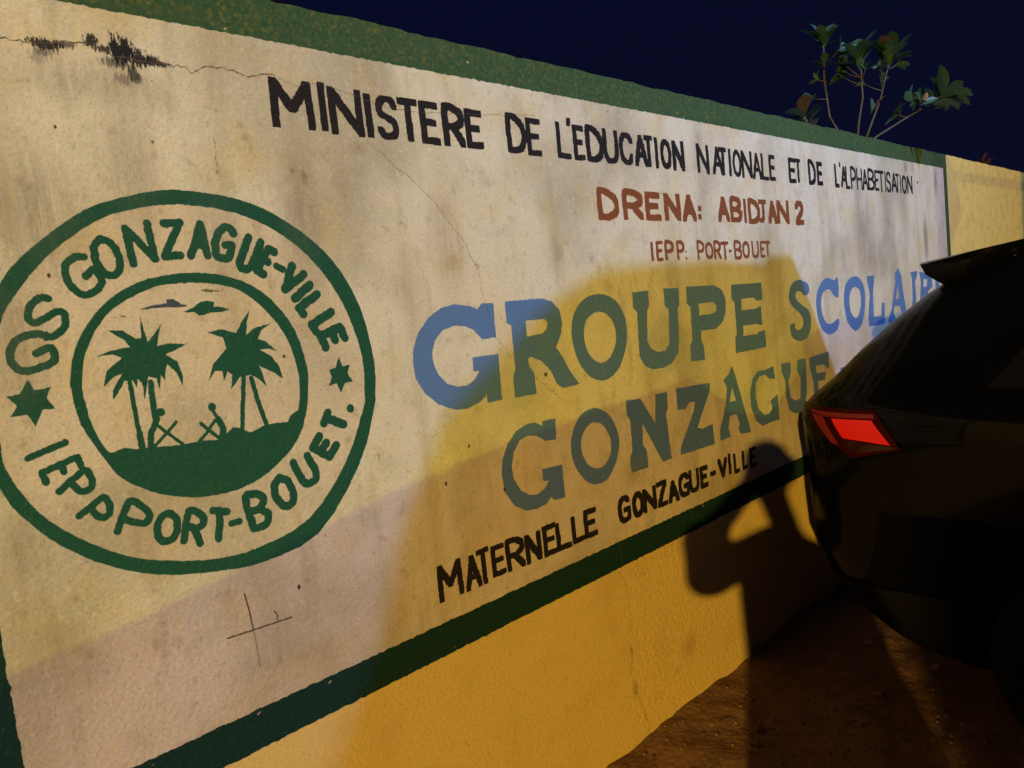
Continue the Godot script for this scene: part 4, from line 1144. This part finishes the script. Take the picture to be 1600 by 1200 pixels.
func leaf_tuft(parent: Node3D, at: Vector3, axis: Vector3, count: int, meshes: Array, mats: Array, spread: float, size := 1.0) -> void:
	for i in count:
		var a := TAU * i * .381966 * 1.0 + rng.randf_range(-.4, .4)
		var tilt := rng.randf_range(.35, 1.0) * spread
		var side := axis.cross(Vector3(.3, .2, 1).normalized()).normalized()
		var d := axis.rotated(side, tilt).rotated(axis, a).normalized()
		var m: Material = mats[0] if rng.randf() < .86 else mats[1 + rng.randi() % (mats.size() - 1)]
		var o := put("leaf", meshes[rng.randi() % meshes.size()], m, parent)
		var x := d.cross(axis).normalized()
		if x.length() < .5:
			x = Vector3.RIGHT
		var y := d.cross(x).normalized()
		if y.dot(axis) < 0:
			y = -y
			x = -x
		o.transform = Transform3D(Basis(x, y, d) * Basis.from_scale(Vector3.ONE * size * rng.randf_range(.7, 1.15)), at - axis * rng.randf_range(0, .05) * size)

func fig_mats() -> Array:
	var o := []
	for c in [Color(.020, .056, .032), Color(.032, .08, .06), Color(.07, .042, .028), Color(.016, .038, .022)]:
		var m := plain(c, .5)
		m.backlight_enabled = true
		m.backlight = srgb(c * .6)
		m.cull_mode = BaseMaterial3D.CULL_DISABLED
		o.append(m)
	return o

func fig_plant() -> void:
	# spreads across the wall's top, seen from the street
	var t := thing("wild_fig", "wild fig sapling with four branches and leaf tufts rooted in the wall top", "plant", Vector3(4.76, 2.39, -.12))
	var lat := Vector3(.345, 0, .94)
	var dep := Vector3(.94, 0, -.345)
	var bark := plain(Color(.05, .045, .034), .9)
	var meshes := [leaf_mesh(.15, .072), leaf_mesh(.125, .062), leaf_mesh(.17, .075)]
	var mats := fig_mats()
	# branches: lateral, height, depth in metres; then tufts
	var br := [
		[[[-.02, -.03, 0], [-.09, .10, .02], [-.135, .20, .03], [-.15, .42, .02], [-.14, .62, .0]], .008, 13, 1.25],
		[[[.0, -.03, 0], [.02, .12, -.02], [.05, .26, -.03], [.05, .42, -.04], [.045, .47, -.05]], .007, 14, 1.3],
		[[[.03, -.03, .01], [.09, .12, .03], [.14, .24, .05], [.19, .41, .06], [.205, .48, .06]], .007, 17, 1.3],
		[[[.04, -.03, 0], [.11, .045, .10], [.24, .12, .19], [.37, .19, .27], [.49, .26, .34]], .007, 18, 1.5]]
	for b in br:
		var p := []
		var r := []
		for i in b[0].size():
			var q: Array = b[0][i]
			p.append(lat * q[0] + Vector3(0, q[1], 0) + dep * q[2])
			r.append(b[1] * (1.0 - .5 * i / 4.0))
		var st := begin()
		tube(st, p, r, 7)
		put("branch", done(st, true), bark, t)
		var axis: Vector3 = (p[4] - p[3]).normalized()
		leaf_tuft(t, p[4] + axis * .02, axis.lerp(Vector3.UP, .3).normalized(), b[2], meshes, mats, b[3])
		leaf_tuft(t, p[3].lerp(p[4], .5), axis.lerp(Vector3.UP, .3).normalized(), 5, meshes, mats, 1.5, .8)
		# side twigs with smaller leaves
		for k in 4:
			var at: Vector3 = p[2].lerp(p[4], rng.randf_range(.15, .8))
			var out := (lat * rng.randf_range(-1, 1) + dep * rng.randf_range(-.6, .6) + Vector3(0, rng.randf_range(.1, .7), 0)).normalized() * rng.randf_range(.05, .13)
			st = begin()
			tube(st, [at, at + out * .6 + Vector3(0, -.004, 0), at + out], [.003, .0025, .002], 5)
			put("twig", done(st, true), bark, t)
			leaf_tuft(t, at + out, out.normalized(), rng.randi_range(3, 6), meshes, mats, 1.2, rng.randf_range(.45, .75))
	leaf_tuft(t, lat * .10 + Vector3(0, .20, 0) + dep * .03, Vector3(0, .9, .4).normalized(), 2, meshes, mats, .8, .8)
	leaf_tuft(t, lat * -.02 + Vector3(0, .02, 0) + dep * .01, Vector3(.2, .9, .3).normalized(), 3, meshes, mats, .7, .7)

func seedling(at: Vector3, mats: Array, size: float, label: String) -> void:
	var t := thing("wild_seedling", label, "plant", at)
	var st := begin()
	tube(st, [Vector3(0, -.03, 0), Vector3(.01, .05, .0) * size, Vector3(-.005, .09, -.01) * size], [.006, .005, .004], 6)
	put("stem", done(st, true), plain(Color(.13, .11, .07), .85), t)
	var meshes := [leaf_mesh(.14 * size, .065 * size), leaf_mesh(.115 * size, .052 * size)]
	leaf_tuft(t, Vector3(-.005, .09, -.01) * size, Vector3(-.1, 1, -.2).normalized(), 9, meshes, mats, 1.3)
	leaf_tuft(t, Vector3(.005, .04, 0) * size, Vector3(-.1, 1, -.2).normalized(), 4, meshes, mats, 1.6)

# ------------------------------------------------------------------ added out of frame between the lamps and the wall to cast its shade

func slab(outline: Array, z0: float, z1: float) -> ArrayMesh:
	var st := begin(false)
	var q := PackedVector2Array(outline)
	if Geometry2D.is_polygon_clockwise(q):
		q.reverse()
	var tri := Geometry2D.triangulate_polygon(q)
	for i in range(0, tri.size(), 3):
		var v := [q[tri[i]], q[tri[i + 1]], q[tri[i + 2]]]
		if (v[1] - v[0]).cross(v[2] - v[0]) > 0:
			v.reverse()
		for p in v:
			st.add_vertex(Vector3(p.x, p.y, z1))
		for k in [2, 1, 0]:
			st.add_vertex(Vector3(v[k].x, v[k].y, z0))
	for i in q.size():
		var a := q[i]
		var b := q[(i + 1) % q.size()]
		quad(st, Vector3(a.x, a.y, z0), Vector3(a.x, a.y, z1), Vector3(b.x, b.y, z1), Vector3(b.x, b.y, z0))
	return done(st)

# the point at depth z on the line from a lamp to a point of the wall
func between(lamp: Vector3, x: float, y: float, z: float) -> Vector2:
	var p := Vector3(x, y, 0).lerp(lamp, z / lamp.z)
	return Vector2(p.x, p.y)

func billboard() -> void:  # added board, its outline projected back from the shade it casts on the wall
	var t := thing("added_shadow_board", "cut-out shadow board held out on a steel arm over the parked car", "shadow board")
	var q := []
	var z := 1.9
	for p in [[5.2, -.7], [4.35, .55], [4.1, .92], [3.952, 1.144], [3.857, 1.288], [3.708, 1.526], [3.611, 1.671], [3.54, 1.753], [3.34, 1.757], [3.243, 1.72], [2.911, 1.75], [2.318, 1.745], [2.092, 1.737], [1.782, 1.625], [1.345, 1.367], [1.199, 1.146], [1.153, .983], [.97, .704], [.889, .54], [.7, -.2], [.6, -.7], [1.4, -1.7], [3.9, -1.7]]:
		q.append(Vector2(p[0], p[1]))
	# added board, tilted towards the lamp so its shade softens on the left
	var at := func(p: Vector2, lift: float) -> Vector3:
		var d := lerpf(2.45, 1.84, smoothstep(.6, 3.6, p.x))
		return Vector3(p.x, p.y, 0).lerp(WHITE_LAMP_AT, d / WHITE_LAMP_AT.z) + Vector3(0, 0, lift)
	var poly := PackedVector2Array(q)
	var tri := Geometry2D.triangulate_polygon(poly)
	var st := begin(false)
	for i in range(0, tri.size(), 3):
		for k in 3:
			st.add_vertex(at.call(poly[tri[i + k]], 0.0))
		for k in [2, 1, 0]:
			st.add_vertex(at.call(poly[tri[i + k]], .02))
	for i in poly.size():
		var a := poly[i]
		var b := poly[(i + 1) % poly.size()]
		quad(st, at.call(a, 0.0), at.call(a, .02), at.call(b, .02), at.call(b, 0.0))
	put("board", done(st), plain(Color(.18, .17, .15), .8), t)
	var steel := plain(Color(.20, .20, .20), .6, .5)
	st = begin()
	tube(st, [Vector3(10.6, -.2, z + .05), Vector3(10.6, 3.1, z + .05)], [.07, .06], 12)
	put("post", done(st, true), steel, t)
	st = begin()
	tube(st, [Vector3(10.62, 2.96, z + .07), Vector3(6.5, 2.94, z + .06), Vector3(3.9, 2.92, z + .05)], [.05, .04, .03], 8)
	put("board_arm", done(st, true), steel, t)

func shadow_wall() -> void:  # added unseen wall, top cut to throw the second lamp's diagonal shade
	var t := thing("shadow_wall", "high grey wall added out of view, its stepped top shaped to shade the mural", "wall")
	var q := []
	for p in [[.23, 1.053], [.453, 1.073], [1.186, 1.19], [1.579, 1.231], [2.591, 1.292], [2.565, 1.185], [2.912, 1.10], [3.345, .995], [3.75, .95]]:
		q.append(between(SECOND_LAMP_AT, p[0], p[1], 5.6))
	var e: Vector2 = q[-1]
	q.append(Vector2(e.x, -.3))
	q.append(Vector2(-7.0, -.3))
	q.append(Vector2(-7.0, 3.2))
	put("block_work", slab(q, 5.6, 5.8), tiled(Color(.26, .25, .23), Color(.12, .11, .10), Color(.36, .35, .32), 256, 211, 1.0, 2.0), t)

# ------------------------------------------------------------------ the person taking the picture

func smin(a: float, b: float, k: float) -> float:
	var h := clampf(.5 + .5 * (b - a) / k, 0.0, 1.0)
	return lerpf(b, a, h) - k * h * (1.0 - h)

# surface nets over tapered capsules [a, b, ra, rb]
func nets(st: SurfaceTool, bones: Array, cell: float, k: float, tint: Callable) -> void:
	var lo := Vector3.ONE * 1e9
	var hi := -lo
	for b in bones:
		for e in [[b[0], b[2]], [b[1], b[3]]]:
			lo = lo.min(e[0] - Vector3.ONE * (e[1] + cell * 2))
			hi = hi.max(e[0] + Vector3.ONE * (e[1] + cell * 2))
	var n := Vector3i(((hi - lo) / cell).ceil()) + Vector3i.ONE
	var f := PackedFloat32Array()
	f.resize(n.x * n.y * n.z)
	f.fill(.2)
	for b in bones:
		var a: Vector3 = b[0]
		var ab: Vector3 = b[1] - a
		var l2 := maxf(ab.length_squared(), 1e-9)
		var m: float = maxf(b[2], b[3]) + maxf(k, cell) * 2.2
		var i0 := Vector3i(((a.min(b[1]) - Vector3.ONE * m - lo) / cell).floor()).clamp(Vector3i.ZERO, n - Vector3i.ONE)
		var i1 := Vector3i(((a.max(b[1]) + Vector3.ONE * m - lo) / cell).ceil()).clamp(Vector3i.ZERO, n - Vector3i.ONE)
		for z in range(i0.z, i1.z + 1):
			for y in range(i0.y, i1.y + 1):
				for x in range(i0.x, i1.x + 1):
					var p := lo + Vector3(x, y, z) * cell
					var h := clampf((p - a).dot(ab) / l2, 0.0, 1.0)
					var d := (p - a - ab * h).length() - lerpf(b[2], b[3], h)
					var at := (z * n.y + y) * n.x + x
					f[at] = smin(f[at], d, k)
	var ids := {}
	var vs := []
	var step := [1, n.x, n.x * n.y]
	for z in n.z - 1:
		for y in n.y - 1:
			for x in n.x - 1:
				var at := (z * n.y + y) * n.x + x
				var neg := 0
				for c in 8:
					if f[at + (c & 1) + (step[1] if c & 2 else 0) + (step[2] if c & 4 else 0)] < 0:
						neg += 1
				if neg == 0 or neg == 8:
					continue
				var sum := Vector3.ZERO
				var cnt := 0
				for c in 8:
					for ax in 3:
						if c & (1 << ax):
							continue
						var e := c | (1 << ax)
						var va := f[at + (c & 1) + (step[1] if c & 2 else 0) + (step[2] if c & 4 else 0)]
						var vb := f[at + (e & 1) + (step[1] if e & 2 else 0) + (step[2] if e & 4 else 0)]
						if (va < 0) != (vb < 0):
							var t := va / (va - vb)
							var pa := Vector3(c & 1, 1 if c & 2 else 0, 1 if c & 4 else 0)
							pa[ax] += t
							sum += pa
							cnt += 1
				ids[at] = vs.size()
				vs.append(lo + (Vector3(x, y, z) + sum / cnt) * cell)
	for at in ids:
		for ax in 3:
			var e: int = at + step[ax]
			if (f[at] < 0) == (f[e] < 0):
				continue
			var b: int = step[(ax + 1) % 3]
			var c: int = step[(ax + 2) % 3]
			if not (ids.has(at - b) and ids.has(at - c) and ids.has(at - b - c)):
				continue
			var q := [vs[ids[at]], vs[ids[at - b]], vs[ids[at - b - c]], vs[ids[at - c]]]
			if f[at] < 0:
				q.reverse()
			for j in [0, 1, 2, 0, 2, 3]:
				st.set_color(tint.call(q[j]))
				st.add_vertex(q[j])

func person() -> void:
	var t := thing("person", "person in a long dark robe holding up a phone to photograph the wall", "person")
	# the phone is at the camera; l runs with the lamp's light, n across it
	var l := Vector3(.885, 0, -.4657)
	var n := Vector3(.4657, 0, .885)
	var ph := Vector3(0, 0, 1.65) - Vector3(.694, 0, -.714) * .05
	# joints set by where the lamp throws them on the wall, at their own distance from it
	var on := func(x: float, y: float, z: float) -> Vector3:
		var q := between(STREET_LAMP_AT, x, y, z)
		return Vector3(q.x, q.y, z)
	var hip_l := Vector3(-.35, .92, 1.84)
	var hip_r := Vector3(-.36, .92, 2.12)
	var ank_l := Vector3(-.35, .08, 1.84)
	var ank_r := Vector3(-.34, .08, 2.20)
	var knee_l := hip_l.lerp(ank_l, .52)
	var knee_r := hip_r.lerp(ank_r, .52)
	var chest := Vector3(-.37, 1.22, 1.93)
	var sh_l: Vector3 = on.call(3.12, .45, 1.78)
	var sh_r := Vector3(-.39, 1.27, 2.10)
	var elb_l: Vector3 = on.call(2.63, .48, 1.50)
	var bend: Vector3 = on.call(2.60, .63, 1.50)
	var wr_l: Vector3 = on.call(3.08, .80, 1.62)
	var elb_r := Vector3(-.42, 1.02, 2.22)
	var wr_r := Vector3(-.36, .80, 2.28)
	var neck: Vector3 = on.call(3.28, .50, 1.90)
	var head: Vector3 = on.call(3.16, .775, 1.85)
	var tint := func(p: Vector3) -> Color:
		if p.y < .10:
			return Color(.03, .025, .02)
		if p.y < .92:
			return Color(.03, .03, .035)
		if p.y > 1.46 and (p - head).length() < .3:
			return Color(.10, .055, .035)
		if (p - wr_l).length() < .13 or (p - wr_r).length() < .14:
			return Color(.10, .055, .035)
		return Color(.03, .03, .035)
	var st := begin()
	var toe := l * .17 - Vector3(0, .04, 0)
	nets(st, [
		[ank_l - Vector3(0, .03, 0), ank_l + toe, .045, .036], [ank_r - Vector3(0, .03, 0), ank_r + toe, .045, .036], [knee_l, ank_l, .066, .048], [knee_r, ank_r, .066, .048],
		[sh_l - Vector3(0, .06, 0), ank_l + Vector3(0, .13, 0), .125, .145], [sh_r - Vector3(0, .10, 0), ank_r + Vector3(0, .13, 0), .12, .145], [chest, ank_l.lerp(ank_r, .5) + Vector3(0, .13, 0), .15, .15],
		[chest, neck, .11, .05], [sh_l, sh_r, .075, .07], [sh_l, elb_l, .082, .082], [elb_l, bend, .082, .075], [bend, wr_l, .05, .036], [sh_r, elb_r, .062, .047], [elb_r, wr_r, .045, .032], [neck, head - Vector3(0, .06, 0), .046, .046]], .02, .02, tint)
	nets(st, [
		[head + Vector3(0, .035, 0), head + l * .012 - Vector3(0, .03, 0), .088, .080], [head - Vector3(0, .03, 0), head + l * .045 - Vector3(0, .088, 0), .07, .038], [neck, head - Vector3(0, .06, 0), .055, .055],
		[head + l * .085 + Vector3(0, .005, 0), head + l * .108 - Vector3(0, .03, 0), .009, .014], [head + n * .086, head + n * .09 - Vector3(0, .03, 0), .014, .012], [head - n * .086, head - n * .09 - Vector3(0, .03, 0), .014, .012],
		[head + l * .083 + n * .03 + Vector3(0, .022, 0), head + l * .083 - n * .03 + Vector3(0, .022, 0), .012, .012], [head + l * .085 + n * .018 - Vector3(0, .062, 0), head + l * .085 - n * .018 - Vector3(0, .062, 0), .008, .008]], .009, .016, tint)
	# the hand that holds the phone, and the other one hanging loosely
	var grip := ph + Vector3(0, 1.575, 0)
	for h in [[wr_l, grip - n * .03, n, Vector3.UP], [wr_r, wr_r - Vector3(0, .09, 0) + l * .01, l, -Vector3.UP]]:
		var palm: Vector3 = h[1]
		var across: Vector3 = h[2]
		var along: Vector3 = (palm - h[0]).normalized()
		var bones := [[h[0], palm, .028, .034], [palm - across * .022, palm + across * .022, .02, .02]]
		var len := [.062, .072, .068, .052]
		for i in 4:
			var a := palm + along * .012 + across * lerpf(-.03, .03, i / 3.0)
			var b: Vector3 = a + along * len[i] * .5
			var c: Vector3 = b + (along * .6 + across.cross(along) * .8).normalized() * len[i] * .5
			bones.append([a, b, .0095, .009])
			bones.append([b, c, .009, .0075])
		var th := palm - along * .02 - across * .03
		bones.append([th, th - across * .03 + along * .03, .012, .011])
		bones.append([th - across * .03 + along * .03, th - across * .03 + along * .062, .011, .008])
		nets(st, bones, .005, .006, tint)
	var m := plain(Color.WHITE, .8)
	m.vertex_color_use_as_albedo = true
	put("body", done(st, true), m, t)
	st = begin()
	nets(st, [[head + Vector3(0, .052, 0) - l * .012, head - l * .03 + Vector3(0, .01, 0), .088, .082]], .012, .01, func(_p): return Color(.01, .009, .008))
	put("hair", done(st, true), m, t)
	var p := thing("mobile_phone", "black mobile phone held up in the hand of the person", "phone", ph + Vector3(0, 1.609, 0))
	var f := Vector3(.6944, -.0888, -.7141).normalized()
	var r := Vector3(.7059, -.1065, .7002).normalized()
	p.basis = Basis(r, r.cross(f).normalized(), -f)
	st = begin(false)
	box(st, Vector3(-.078, -.036, -.004), Vector3(.078, .036, .004))
	put("case", done(st), plain(Color(.01, .01, .012), .4), p)
	st = begin(false)
	box(st, Vector3(-.074, -.033, .0045), Vector3(.074, .033, .0055))
	put("screen", done(st), plain(Color(.02, .02, .025), .1), p)
